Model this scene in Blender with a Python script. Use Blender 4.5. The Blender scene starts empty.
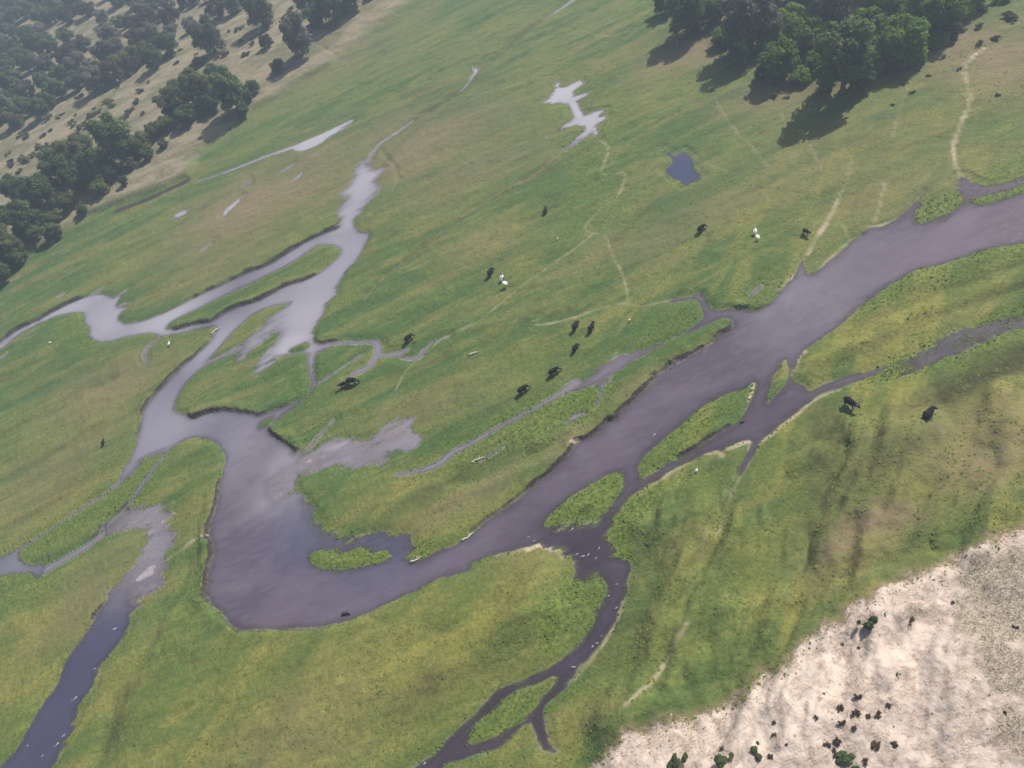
import bpy, bmesh, math, random
import numpy as np
from mathutils import Vector, Matrix

# ---------------------------------------------------------------- camera, sky, sun, exposure
scene = bpy.context.scene
HCAM, PITCH, ROLL, FPX = 100.0, math.radians(46), math.radians(26), 760.0
FW = np.array([0, math.cos(PITCH), -math.sin(PITCH)])
_r0 = np.array([1.0, 0, 0]); _u0 = np.array([0, math.sin(PITCH), math.cos(PITCH)])
CR = math.cos(ROLL) * _r0 - math.sin(ROLL) * _u0
CU = math.sin(ROLL) * _r0 + math.cos(ROLL) * _u0
cam_d = bpy.data.cameras.new('camera'); cam = bpy.data.objects.new('camera', cam_d)
scene.collection.objects.link(cam); scene.camera = cam
cam_d.sensor_width = 36.0; cam_d.lens = 36.0 * FPX / 1024.0
cam_d.clip_start = 1.0; cam_d.clip_end = 20000
m = Matrix((CR, CU, -FW)).transposed().to_4x4(); m.translation = (0, 0, HCAM)
cam.matrix_world = m

SUN_AZ, SUN_EL = math.radians(26), math.radians(43)     # azimuth from +X towards +Y
world = bpy.data.worlds.new('World'); scene.world = world; world.use_nodes = True
wn = world.node_tree; wn.nodes.clear()
sky = wn.nodes.new('ShaderNodeTexSky'); sky.sky_type = 'NISHITA'; sky.sun_disc = False
sky.sun_elevation = SUN_EL; sky.sun_rotation = math.pi / 2 - SUN_AZ
sky.air_density = 1.0; sky.dust_density = 3.0; sky.ozone_density = 1.0
bg = wn.nodes.new('ShaderNodeBackground'); bg.inputs['Strength'].default_value = 0.065
wo = wn.nodes.new('ShaderNodeOutputWorld')
wn.links.new(sky.outputs[0], bg.inputs['Color']); wn.links.new(bg.outputs[0], wo.inputs[0])
sd = bpy.data.lights.new('sun', 'SUN'); sun = bpy.data.objects.new('sun', sd)
scene.collection.objects.link(sun)
sd.energy = 4.4; sd.angle = math.radians(0.6); sd.color = (1.0, 0.96, 0.90)
sdir = Vector((math.cos(SUN_EL) * math.cos(SUN_AZ), math.cos(SUN_EL) * math.sin(SUN_AZ), math.sin(SUN_EL)))
sun.rotation_euler = sdir.to_track_quat('Z', 'Y').to_euler(); sun.location = (200, 100, 300)
vs = scene.view_settings
vs.view_transform = 'Standard'; vs.look = 'None'; vs.gamma = 1.0; vs.use_curve_mapping = False
vs.exposure = 0.62
scene.cycles.volume_bounces = 0; scene.cycles.diffuse_bounces = 2
scene.cycles.transparent_max_bounces = 12

C = scene.collection
rng = np.random.default_rng(11); random.seed(11)

def at(px, py, z=0.0):
    """point on the level z seen at a pixel of the photograph"""
    d = FW + (px - 512) / FPX * CR + (384 - py) / FPX * CU
    t = (z - HCAM) / d[2]
    return d * t + np.array([0, 0, HCAM])
def gp(pts):
    return np.array([at(x, y)[:2] for x, y in pts])

# ---------------------------------------------------------------- noise
_perm = np.random.default_rng(5).permutation(4096).astype(np.int64)
def _hash(ix, iy, s):
    return _perm[(_perm[(ix + s * 131) & 4095] + iy * 57 + s * 17) & 4095] / 4095.0
def vnoise(x, y, s=0):
    ix = np.floor(x).astype(np.int64); iy = np.floor(y).astype(np.int64)
    fx = x - ix; fy = y - iy
    fx = fx * fx * fx * (fx * (fx * 6 - 15) + 10); fy = fy * fy * fy * (fy * (fy * 6 - 15) + 10)
    a = _hash(ix, iy, s); b = _hash(ix + 1, iy, s); c = _hash(ix, iy + 1, s); d = _hash(ix + 1, iy + 1, s)
    return ((a * (1 - fx) + b * fx) * (1 - fy) + (c * (1 - fx) + d * fx) * fy) * 2 - 1
def fbm(x, y, s=0, o=4):
    v = 0; a = 1.0; t = 0
    for k in range(o):
        v = v + a * vnoise(x, y, s + k); t += a; a *= 0.5
        x, y = x * 1.93 + y * 0.57 + 3.1, y * 1.93 - x * 0.57 + 7.7
    return v / t
def sstep(a, b, x):
    t = np.clip((x - a) / (b - a), 0, 1); return t * t * (3 - 2 * t)

# ---------------------------------------------------------------- traced outlines (photo pixels, mapped to the ground plane)
RING = [(1080,180),(1024,192),(1005,199),(985,204),(972,203),(966,196),(960,203),(952,209),(940,216),(924,221),(917,215),(922,198),(924,192),(915,203),
(905,212),(895,220),(888,224),(882,227),(870,228),(862,235),(852,240),(846,246),(838,254),(828,262),(820,270),(812,275),(807,273),(804,264),
(807,256),(800,262),(795,275),(787,284),(779,293),(770,303),(758,309),(743,309),(730,309),(719,310),(712,309),(706,302),(703,295),(699,293),(691,296),
(677,298),(668,301),(672,304),(686,300),(697,301),(702,308),(703,317),(696,324),(684,333),(665,341),(649,348),(630,355),(619,353),(607,361),
(595,370),(583,381),(566,390),(586,388),(602,385),(611,376),(623,367),(640,357),(654,350),(670,341),(684,335),(700,328),(712,323),(724,318),
(731,320),(733,323),(729,330),(719,336),(712,343),(700,350),(695,354),(682,355),(672,359),(663,371),(652,379),(649,384),(640,395),(628,406),
(616,418),(608,422),(602,429),(588,438),(576,442),(574,447),(564,460),(550,473),(531,488),(517,499),(503,510),(482,524),(475,531),(458,543),
(442,550),(426,556),(414,560),(412,547),(405,536),(381,535),(349,537),(322,528),(318,520),(309,505),(300,496),(294,486),(303,475),(324,469),
(338,465),(377,464),(385,461),(393,449),(416,447),(420,436),(414,433),(412,415),(402,419),(387,425),(381,435),(363,442),(350,443),(346,438),
(324,446),(305,453),(291,448),(280,440),(271,434),(268,428),(276,421),(286,413),(300,403),(313,391),(319,384),(315,376),(314,362),(319,352),
(331,347),(331,343),(319,344),(315,339),(315,327),(323,315),(327,304),(336,295),(338,287),(347,271),(359,257),(368,240),(368,233),(359,231),
(354,221),(366,205),(380,189),(374,183),(384,169),(374,170),(368,163),(371,158),(364,160),(358,165),(350,184),(340,196),(347,198),(338,212),
(340,225),(333,230),(319,236),(296,248),(270,264),(247,273),(228,282),(202,294),(174,308),(156,316),(141,321),(125,323),(119,316),
(128,306),(117,307),(122,294),(114,298),(105,294),(92,295),(78,300),(58,309),(39,320),(19,329),(0,342),(-40,366),(-40,377),(0,350),(19,335),(39,324),(58,316),(78,313),(84,316),
(84,324),(90,330),(89,336),(95,342),(109,342),(125,338),(148,334),(162,336),(176,334),(188,332),(210,327),(216,329),(214,335),(210,341),
(204,347),(194,357),(182,367),(167,382),(155,395),(145,408),(141,420),(137,439),(131,457),(121,472),(119,478),(123,483),(135,467),(147,457),
(160,453),(167,452),(178,444),(188,439),(198,438),(209,440),(219,446),(225,457),(225,464),(222,472),(219,488),(217,503),(213,518),(209,532),
(213,547),(210,568),(206,594),(210,603),(222,615),(234,627),(243,630),(278,630),(297,629),(325,627),(353,619),(374,610),(395,601),(423,588),
(447,576),(468,571),(473,563),(498,554),(527,548),(540,545),(557,549),(564,557),(575,566),(577,574),(573,581),(585,583),(597,576),(607,585),
(604,599),(597,612),(594,623),(583,640),(566,656),(550,668),(531,676),(512,684),(496,690),(487,700),(473,717),(454,733),(433,754),(416,768),
(380,800),(430,800),(444,768),(459,761),(480,754),(496,750),(512,736),(527,724),(531,726),(536,738),(541,750),(550,754),(562,752),(552,745),
(548,736),(544,719),(545,705),(555,696),(573,679),(583,665),(602,644),(613,625),(623,602),(627,594),(628,581),(631,562),(618,555),(611,543),
(608,531),(613,519),(625,503),(640,491),(656,481),(674,469),(689,460),(705,454),(717,451),(721,454),(728,448),(744,442),(750,442),(749,448),
(744,458),(740,468),(738,476),(742,474),(752,460),(761,441),(779,427),(804,407),(818,396),(840,388),(862,380),(897,374),(930,363),(952,355),
(976,341),(1024,325),(1080,304),(1080,296),(1024,315),(1001,322),(976,328),(952,336),(933,347),(913,355),(892,366),(867,371),(845,377),(823,385),
(811,391),(803,385),(793,379),(791,371),(796,368),(797,360),(804,352),(823,338),(845,322),(861,306),(881,292),(897,281),(919,270),(952,262),
(979,252),(1001,247),(1024,244),(1080,235)]
ISLANDS = [
 # central left land between the two channels
 [(204,366),(194,376),(184,386),(177,399),(175,409),(183,413),(192,418),(206,414),(222,411),(247,413),(257,416),(268,412),(286,406),(301,399),(310,389),
  (308,372),(307,356),(301,354),(290,355),(276,358),(265,368),(255,376),(258,366),(266,352),(276,341),(277,332),(265,337),(257,346),(246,356),(236,365),(233,363),(242,352),(245,347),(237,351),(223,357),(212,361)],
 [(640,477),(639,468),(648,454),(664,440),(680,427),(695,413),(713,401),(728,393),(744,390),(753,383),(755,388),(750,401),(740,419),(724,431),(709,440),(691,452),(672,462),(656,471),(644,478)],
 [(545,526),(550,517),(564,503),(583,490),(602,478),(618,472),(624,480),(621,492),(611,506),(599,520),(583,522),(564,526)],
 [(167,328),(177,330),(192,325),(210,322),(225,313),(241,306),(260,300),(282,288),(310,278),(326,268),(340,254),(336,247),(324,245),(312,249),(291,264),(268,275),(240,289),(214,301),(195,310),(173,321)],
 [(204,365),(218,350),(229,337),(241,325),(253,315),(267,308),(288,303),(284,308),(268,321),(253,333),(241,344),(222,354)],
 [(311,555),(322,551),(345,553),(365,549),(385,550),(388,557),(372,565),(345,570),(322,568),(312,562)],
 [(552,678),(541,684),(517,693),(494,710),(477,722),(468,738),(470,745),(484,743),(505,731),(527,719),(538,705),(550,689)],
 [(785,360),(789,366),(786,382),(774,396),(767,403),(769,388),(777,371)],
 [(290,350),(299,345),(307,344),(306,349),(295,352)],
 [(259,426),(265,421),(273,418),(270,424),(262,428)],
]
POOLS = {   # separate bodies of standing water
 'shallow_pool': [
  [(557,78),(561,87),(570,85),(581,80),(582,86),(572,94),(577,95),(589,92),(582,98),(574,104),(578,112),(584,116),(594,112),(606,110),(601,116),(609,117),(599,124),(597,129),(599,139),(591,132),(584,137),(576,143),(559,155),
   (570,144),(582,132),(582,128),(574,126),(562,131),(552,135),(566,124),(573,119),(573,112),(570,106),(562,103),(553,104),(537,104),(549,98),(554,90)],
  [(663,148),(674,156),(684,151),(690,156),(694,160),(694,166),(696,172),(703,179),(697,180),(692,182),(684,186),(681,181),(674,179),(665,170),(671,165),(672,160)],
  [(292,147),(300,143),(318,135),(338,126),(352,120),(349,125),(338,132),(322,143),(312,148),(303,151),(295,151)],
  [(222,215),(228,208),(236,200),(243,196),(238,203),(230,210),(226,216)],
  [(174,216),(179,212),(187,210),(186,214),(180,217)],
  [(0,558),(8,554),(16,551),(20,558),(23,563),(33,566),(43,563),(47,568),(42,575),(38,578),(30,574),(18,574),(0,577),(-40,588),(-40,570)],
  [(958,180),(963,176),(970,181),(985,186),(1000,184),(1024,177),(1070,166),(1070,176),(1024,186),(1005,192),(985,197),(972,200),(962,200)],
 ],
 'side_channel': [
  [(97,534),(108,524),(117,517),(128,511),(140,508),(160,507),(168,511),(175,506),(169,518),(174,531),(170,546),(163,558),(163,574),(158,589),(141,601),(133,612),(125,635),(109,655),(97,671),(93,686),(82,702),
   (74,723),(64,743),(56,757),(48,775),(35,800),(-30,800),(4,763),(15,751),(29,727),(45,700),(57,684),(66,659),(82,639),(95,618),(106,601),(117,585),(129,568),(141,552),(147,537),(143,529),(125,529),(111,533)]],
}
STREAMS = [   # centre lines, widths in metres
 ([(576,384),(556,396),(540,406),(522,415),(489,433),(470,444),(452,453),(440,463),(419,471),(395,475)], [2.2,1.3,1.0,.9,1.1,1.2,1.5,1.7,1.2,.5]),
 ([(325,345),(344,343),(360,343),(376,343),(378,352),(376,357),(370,366),(358,372),(350,376)], [1.0,.9,.8,1.5,2.2,1.8,1.4,1.6,.6]),
 ([(378,355),(388,355),(397,354),(404,352),(409,349)], [1.2,1.1,1.3,1.1,.4]),
 ([(395,357),(415,359),(424,351),(432,343),(448,337)], [.4,1.0,.9,.7,.4]),
 ([(318,384),(330,376),(344,367),(364,354)], [.9,.6,.55,.4]),
 ([(165,454),(153,470),(141,486),(131,501),(124,510),(112,522),(98,538),(78,552),(60,562),(46,570)], [.9,1.1,1.7,1.0,1.0,1.3,1.8,1.5,1.6,1.9]),
 ([(122,481),(107,493),(88,505),(64,521),(40,537),(16,552)], [1.3,.8,.7,.6,.7,1.0]),
 ([(160,337),(154,342),(148,347),(144,354),(146,362)], [.8,1.0,1.3,1.2,.5]),
 ([(366,162),(371,155),(380,144),(399,131),(413,121)], [2.4,1.2,1.0,.9,.4]),
 ([(200,181),(220,174),(237,168),(265,157),(294,147)], [.6,1.2,1.5,1.5,2.0]),
 ([(473,67),(476,71),(472,77),(467,85),(461,91)], [.5,1.6,1.0,.6,.4]),
 ([(580,-4),(568,4),(556,12),(545,18)], [1.2,1.3,1.0,.4]),
 ([(568,98),(573,104),(576,110),(580,118),(588,124)], [2.4,2.6,2.4,2.6,2.2]), ([(590,132),(576,143),(559,155)], [1.6,1.1,.4]),
 ([(281,172),(288,168),(294,164)], [.3,1.1,.4]), ([(291,182),(298,177),(303,172)], [.3,1.3,.4]),
 ([(238,192),(249,179),(250,186)], [.3,.5,.4]), ([(200,252),(208,246),(214,241)], [.3,.9,.4]),
 ([(57,297),(62,295),(66,293)], [.4,1.2,.5]), ([(0,358),(5,355),(8,351)], [1.0,1.1,.4]), ([(-6,293),(6,284),(20,276)], [.9,.9,.3]),
 ([(92,295),(99,290),(106,286)], [.7,1.0,.3]), ([(115,298),(122,293),(128,289)], [.8,.6,.2]), ([(117,308),(124,304),(130,303)], [.8,.6,.2]),
 ([(480,461),(490,456),(505,447)], [.4,.6,.3]),
 ([(305,453),(318,437),(334,420)], [.7,.9,.4]),
 ([(748,299),(756,291),(762,285)], [.5,.8,.3]),
 ([(586,413),(575,417),(566,422)], [.8,1.4,.5]),
 ([(602,386),(600,396),(596,406)], [1.2,.7,.3]),
]
CUTBANK = [([(682,354),(672,360),(663,371),(652,379)],1.0), ([(649,384),(640,395),(628,406),(616,418),(608,422)],1.15), ([(602,429),(588,438)],.6), ([(576,442),(564,460),(550,473),(531,488),(503,510),(482,524)],.75),
 ([(733,323),(729,330),(719,336),(700,350)],.7), ([(0,342),(19,329),(39,320),(58,309),(78,300)],1.2), ([(340,227),(333,230),(319,236),(296,248),(270,264),(247,273)],1.3), ([(247,273),(228,282),(202,294)],.7),
 ([(192,418),(206,414),(222,411),(247,413)],1.3), ([(257,416),(268,412),(286,406)],.6),([(291,448),(280,440),(271,434)],1.1), ([(182,367),(167,382),(155,395),(145,408)],.9), ([(204,347),(194,357),(182,367)],.7),
 ([(177,330),(192,325),(210,322),(225,313),(241,306),(260,300),(282,288),(310,278)],1.0), ([(219,488),(217,503),(213,518),(209,532),(213,547),(210,568),(206,594)],1.0), ([(206,594),(222,615),(243,630),(297,629),(353,619),(423,588)],.35),
 ([(759,309),(743,309)],.6), ([(319,344),(329,343)],.8), ([(120,510),(108,522),(97,533)],.9), ([(106,601),(95,612)],.6), ([(691,452),(709,440),(724,431)],.6)]
SHALLOW = [  # (outline, strength) : silted flats barely under water
 ([(292,500),(270,515),(255,500),(258,480),(280,462),(300,452),(350,440),(385,420),(415,410),(425,440),(395,455),(380,470),(330,470),(300,480)], 1.0),
 ([(92,540),(108,520),(130,506),(160,502),(180,505),(178,535),(168,560),(166,590),(140,610),(122,606),(112,592),(128,566),(145,535)], 1.0),
 ([(655,378),(665,362),(690,350),(702,352),(690,368),(670,384),(655,392)], .9),
 ([(200,370),(240,340),(290,300),(300,325),(262,378),(230,370)], .75),
 ([(878,374),(915,350),(975,325),(1080,288),(1080,312),(970,346),(915,372)], .95),
 ([(345,165),(372,155),(392,165),(385,190),(362,212),(336,226),(330,210)], .6),
 ([(560,395),(590,362),(622,350),(640,352),(620,372),(600,390)], .6),
 ([(535,555),(552,530),(600,520),(612,530),(618,556),(590,575),(565,560)], .62),
 ([(300,495),(325,525),(352,536),(408,533),(415,560),(395,566),(388,548),(345,550),(318,552),(305,545),(296,520)], .75),
 ([(118,485),(138,462),(165,448),(168,460),(150,490),(126,512)], .75),
 ([(915,226),(925,205),(960,192),(966,205),(945,220)], .9),
]
REEDY = [   # outlines of lush emergent plants / soaked green ground
 ([(910,226),(922,200),(962,193),(966,206),(945,220)], 1.0), ([(640,476),(650,450),(700,407),(752,384),(748,400),(700,440)], .5), ([(545,526),(565,500),(620,472),(622,492),(600,520)], .8),
 ([(610,532),(625,505),(660,482),(650,510),(625,560),(612,556)], .9), ([(573,581),(597,575),(607,586),(596,612),(560,640),(545,650),(540,620)], .8), ([(310,552),(390,545),(390,560),(345,572),(312,565)], .8),
 ([(300,500),(330,530),(415,534),(430,556),(412,562),(405,545),(345,548),(310,545)], .7), ([(118,490),(140,460),(165,455),(150,490),(125,512),(60,545),(20,560),(20,545)], .7), ([(860,384),(912,352),(1030,308),(1030,328),(930,368),(890,382)], .8),
 ([(560,398),(600,388),(612,395),(585,425),(550,440),(520,450),(500,440)], .7), ([(970,190),(1040,165),(1040,190),(1000,203),(975,206)], .7), ([(430,480),(410,470),(520,400),(570,395),(600,405),(500,460)], .45),
 ([(470,740),(500,700),(550,680),(540,705),(500,735)], .6), ([(640,340),(690,300),(702,305),(696,322),(650,345)], .45), ([(840,320),(900,275),(1030,240),(1030,255),(900,300)], .5),
 ([(735,312),(770,270),(790,272),(780,292),(760,308)], .5), ([(160,330),(90,350),(60,330),(80,315),(130,345),(205,335),(200,355)], .5), ([(230,600),(206,600),(190,640),(150,670),(190,590),(205,560)], .35),
 ([(480,110),(560,60),(640,110),(600,160),(640,220),(600,280),(560,240),(570,160)], .35), ([(0,560),(60,585),(40,610),(0,605)], .5),
]
BROWN = [  # dry, grazed or trampled patches: px centre, radii in metres (x,y), strength
 (255,205,26,16,.75),(300,170,22,14,.5),(420,150,34,14,.55),(385,135,22,12,.4),(110,385,16,9,.5),(60,470,16,9,.35),(690,50,14,9,.75),(705,35,12,10,.6),(705,215,13,5,.3),(650,240,10,6,.35),
 (905,460,12,6,.2),(985,445,13,6,.55),(1018,425,12,7,.5),(880,540,5,2.4,1.0),(865,548,5,2.5,.7),(855,560,7,4,.25),(610,245,10,5,.3),(780,95,12,8,.55),(820,160,22,14,.2),(900,190,16,10,.2),(960,40,12,12,.9),(1000,60,14,16,.8),
 (470,170,28,10,.35),(330,60,30,20,.3),(540,560,8,6,.2),(310,730,14,8,.3),(90,590,12,7,.3),(560,450,7,3,.45),(450,500,14,3.5,.35),(640,395,5,3,.4),(70,620,10,6,.35),(225,260,18,10,.35),(480,250,12,6,.25),(430,405,12,5,.3)]
DITCHES = [([(413,121),(440,105),(468,86),(490,62),(520,36),(545,18)],1.5,.55),([(559,156),(520,186),(475,209),(435,239),(395,269),(365,293)],1.0,.45),([(444,112),(420,128),(396,150),(376,180)],1.0,.4),([(640,62),(600,90),(590,115)],.8,.3),([(600,140),(560,165),(520,180)],1.0,.4),
 ([(470,75),(440,88),(400,98)],1.2,.35),([(110,270),(180,225),(215,200)],1.2,.35),([(205,180),(250,165),(292,150)],2.0,.3),([(655,205),(622,235),(606,262)],.9,.3),([(470,332),(520,318),(575,308)],.9,.3),([(450,430),(500,408),(545,388)],.9,.3),([(300,432),(330,415),(372,392),(400,372)],.9,.35),([(395,392),(420,372),(450,352)],.8,.3),
 ([(0,480),(50,455),(100,425)],1.0,.35),([(30,400),(80,375),(130,350)],1.0,.3),([(0,530),(50,505),(105,470)],1.0,.35),([(810,300),(860,290),(900,270)],.8,.2),([(850,360),(930,320),(1024,285)],.9,.35),([(860,325),(940,290),(1024,262)],.9,.35)]
DARKTURF = [(825,425,3.0,3.4,.7),(828,470,1.9,4.4,.8),(826,500,1.8,3.2,.8),(816,525,1.8,2.6,.6),(990,372,12,2.2,.95),(955,388,8,2.0,.9),(880,478,6,2.5,.4),(700,540,1.6,5,.4),(436,688,5,2.0,.7),(410,705,4,1.5,.4),(120,700,2,5,.4),(115,735,2.5,4,.6),(455,478,11,1.1,.6),(900,495,6,3,.2),(620,600,4,4,.3),(660,560,4,5,.3),(625,640,5,5,.35)]
WARM = [(360,700,30,14,.95),(480,620,14,9,.95),(250,720,20,12,.8),(150,720,16,12,.7),(40,640,20,12,.7),(30,690,16,14,.6),(980,400,20,10,.75),(900,470,18,9,.6),(860,330,16,5,.75),(960,290,20,5,.7),(720,560,10,12,.6),(790,470,12,8,.6),(680,620,8,9,.5),(470,530,16,4,.7),(400,520,12,6,.6),(600,430,8,4,.45),
 (860,170,26,16,.45),(940,120,20,16,.4),(790,200,16,9,.4),(60,420,18,8,.5),(110,470,20,7,.55),(40,490,18,7,.5),(440,400,18,5,.5),(520,360,14,4,.4),(500,240,16,7,.4),(430,200,24,9,.3),(620,110,14,14,.3),(860,560,16,6,.45),(760,640,10,8,.4),(270,240,20,10,.3),(150,250,26,9,.3),(200,500,5,6,.45),(190,480,5,5,.3),(640,480,8,6,.45),(900,400,14,5,.55),(540,580,8,6,.7)]
TRAILS = [  # centre line, width m, strength; the first ones are sandy margins of the river
 ([(705,455),(717,452),(722,456)],1.3,1.3),([(728,449),(744,443),(751,443),(749,450)],1.2,1.3),([(753,383),(754,388),(749,401)],1.1,1.3),([(527,549),(540,546),(557,550),(563,558)],1.2,1.2),([(798,363),(799,356),(805,352)],1.0,1.2),([(888,223),(880,226),(868,227)],1.2,1.1),
 ([(793,276),(785,285),(778,292)],1.2,1.0),([(572,443),(578,441)],1.4,1.1),([(845,245),(829,260),(820,268)],.9,.7),([(762,442),(779,429),(804,409),(818,398),(840,390)],.8,.7),([(640,493),(656,483),(674,471),(705,456)],.8,.75),([(575,680),(603,645),(614,626),(624,602)],.8,.7),([(700,351),(712,344)],1.0,.8),([(498,555),(527,549)],.7,.6),
 ([(985,48),(968,62),(964,73),(970,97),(966,113),(956,137),(953,157),(961,176)], 1.1, 1.0), ([(838,200),(832,214),(826,224),(816,240),(808,254)], 1.2, .9), ([(836,205),(848,180),(852,160)],.8,.3),
 ([(885,185),(880,205),(875,222)],.8,.45),([(841,218),(846,232),(851,242)],.7,.45), ([(957,139),(968,128),(978,118)],.7,.3),([(940,160),(925,180),(918,192)],.8,.35),([(912,80),(900,110),(893,138)],.8,.3),
 ([(599,140),(606,145),(609,152),(605,163),(602,174),(614,175),(626,175),(618,195),(603,208),(590,222),(586,230),(593,234),(603,235),(608,242),(611,253),(620,269),(626,285),(628,300)], .8, .5),
 ([(592,236),(567,256),(540,274),(509,297),(482,319),(460,331),(442,339),(428,352),(409,368),(396,390)], .8, .55), ([(529,177),(475,207),(435,237),(415,254),(385,275),(365,300)], .7, .28),
 ([(559,155),(545,166),(529,177)],.8,.4),([(703,294),(668,301),(642,307),(623,303),(600,309),(560,322),(536,326)], .9, .5), ([(690,628),(678,645),(668,665),(650,690),(630,712)], 1.0, .75), ([(735,475),(712,520),(700,560),(688,590)],.6,.15),
 ([(760,442),(742,474),(725,510),(715,540)],.5,.3), ([(208,536),(196,540),(182,550),(166,560)], 1.0, 1.0), ([(660,128),(700,160),(735,175),(770,200)],.7,.15),([(715,100),(730,125),(755,150),(770,170)],.8,.3),
 ([(800,130),(812,150),(822,172)],.7,.3),([(780,110),(786,126),(800,134)],.6,.3),([(342,0),(372,20),(400,5)],1.5,.3),([(640,25),(610,38),(580,30)],.8,.25),([(440,100),(500,90),(555,76)],.7,.25)]
GULLIES = [ # centre line, half width m, depth m
 ([(413,121),(440,105),(468,86),(490,62),(520,36),(545,18)], 1.8, .5), ([(740,470),(722,520),(702,565),(686,600),(655,690)], 1.8, .5), ([(1040,360),(985,372),(940,395),(900,420)], 3.2, .7), ([(455,478),(500,468),(540,452),(570,440)], 2.2, .5),
 ([(830,400),(826,440),(828,480),(820,520),(800,560)], 2.2, .35), ([(640,500),(665,540),(650,600),(612,680)], 2.5, .35), ([(690,470),(670,510),(664,540)], .9, .3), ([(190,560),(150,640),(118,700),(100,750)], 2.4, .45),
 ([(559,155),(520,185),(475,208),(435,238),(395,268),(365,292)], 1.3, .3), ([(640,175),(612,200)],1,.2), ([(300,40),(340,60)],1,.1), ([(1040,255),(980,275),(900,305),(840,335)], 2.0, .4), ([(1040,285),(980,300),(910,325)],1.5,.3),
 ([(595,180),(560,205),(520,225)], 1.2,.22),([(380,150),(400,180),(372,215)],1,.15),([(0,500),(40,478),(90,440)],2.5,.3),([(0,440),(50,415),(110,380)],2.5,.3),([(20,560),(60,530),(110,495)],2.0,.35),
 ([(780,620),(840,585),(900,560),(1000,520)],2.0,.4)]
WOODEDGE = [(-700,420),(-60,312),(0,276),(40,247),(85,217),(125,203),(160,188),(188,176),(205,150),(250,113),(290,88),(330,66),(380,27),(410,2),(470,-42),(700,-140),(500,-165),(100,-130),(-60,-90),(-200,40)]
SANDEDGE = [(560,800),(600,768),(612,754),(640,738),(668,730),(690,726),(712,712),(740,700),(765,681),(800,655),(830,632),(860,608),(895,590),(930,571),(965,556),(1000,541),(1024,533),(1100,505),(1150,800),(1150,900),(560,900)]
FORESTFLOOR = [(650,-90),(655,10),(700,45),(740,55),(770,82),(830,95),(868,88),(890,62),(930,45),(965,20),(990,-30),(1000,-90)]

def smooth(P, closed, n=3):
    P = np.asarray(P, float); N = len(P); out = []
    for i in range(N if closed else N - 1):
        if closed: p0, p1, p2, p3 = P[i-1], P[i], P[(i+1) % N], P[(i+2) % N]
        else: p0, p1, p2, p3 = P[max(i-1, 0)], P[i], P[i+1], P[min(i+2, N-1)]
        for k in range(n):
            t = k / n
            out.append(.5 * (2*p1 + (p2-p0)*t + (2*p0-5*p1+4*p2-p3)*t*t + (3*p1-p0-3*p2+p3)*t**3))
    if not closed: out.append(P[-1])
    return np.array(out)

def seg_dist(q, A, B, w=None):
    """min distance of points q to segments; w: per-vertex half widths (subtracted)"""
    best = np.full(len(q), 1e9)
    for i in range(len(A)):
        e = B[i] - A[i]; L = e @ e + 1e-12
        v = q - A[i]; t = np.clip((v @ e) / L, 0, 1)
        d = np.sqrt((v[:, 0] - t*e[0])**2 + (v[:, 1] - t*e[1])**2)
        if w is not None: d = d - (w[i] + (w[i+1] - w[i]) * t)
        np.minimum(best, d, out=best)
    return best
def inside(q, P):
    r = np.zeros(len(q), bool); x, y = q[:, 0], q[:, 1]; N = len(P)
    for i in range(N):
        x0, y0 = P[i]; x1, y1 = P[(i+1) % N]
        if y0 == y1: continue
        c = (y0 > y) != (y1 > y)
        r ^= c & (x < (x1 - x0) * (y - y0) / (y1 - y0) + x0)
    return r
def poly_sdf(q, P, far=9.0, cell=None):
    """signed distance (negative inside), clamped to +-far; only the points near the outline are measured"""
    out = np.full(len(q), far)
    m = (q[:, 0] > P[:, 0].min()-far) & (q[:, 0] < P[:, 0].max()+far) & (q[:, 1] > P[:, 1].min()-far) & (q[:, 1] < P[:, 1].max()+far)
    idx = np.where(m)[0]
    if not len(idx): return out
    s = q[idx]; ins = inside(s, P)
    d = np.full(len(s), far)
    N = len(P); step = 6
    for a in range(0, N, step):                       # short runs of the outline, each with its own box
        R = P[[(a + k) % N for k in range(step + 1)]]
        lo, hi = R.min(0) - far, R.max(0) + far
        k = np.where((s[:, 0] > lo[0]) & (s[:, 0] < hi[0]) & (s[:, 1] > lo[1]) & (s[:, 1] < hi[1]))[0]
        if len(k): d[k] = np.minimum(d[k], seg_dist(s[k], R[:-1], R[1:]))
    out[idx] = np.where(ins, -d, d)
    return out
def line_dist(q, P, w=None, far=9.0):
    out = np.full(len(q), far); n = len(P); step = 4
    for a in range(0, n - 1, step):
        R = P[a:a + step + 1]
        ww = None if w is None else w[a:a + step + 1]
        ex = far + (0 if w is None else max(ww))
        lo, hi = R.min(0) - ex, R.max(0) + ex
        k = np.where((q[:, 0] > lo[0]) & (q[:, 0] < hi[0]) & (q[:, 1] > lo[1]) & (q[:, 1] < hi[1]))[0]
        if len(k): out[k] = np.minimum(out[k], seg_dist(q[k], R[:-1], R[1:], ww))
    return out

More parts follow.
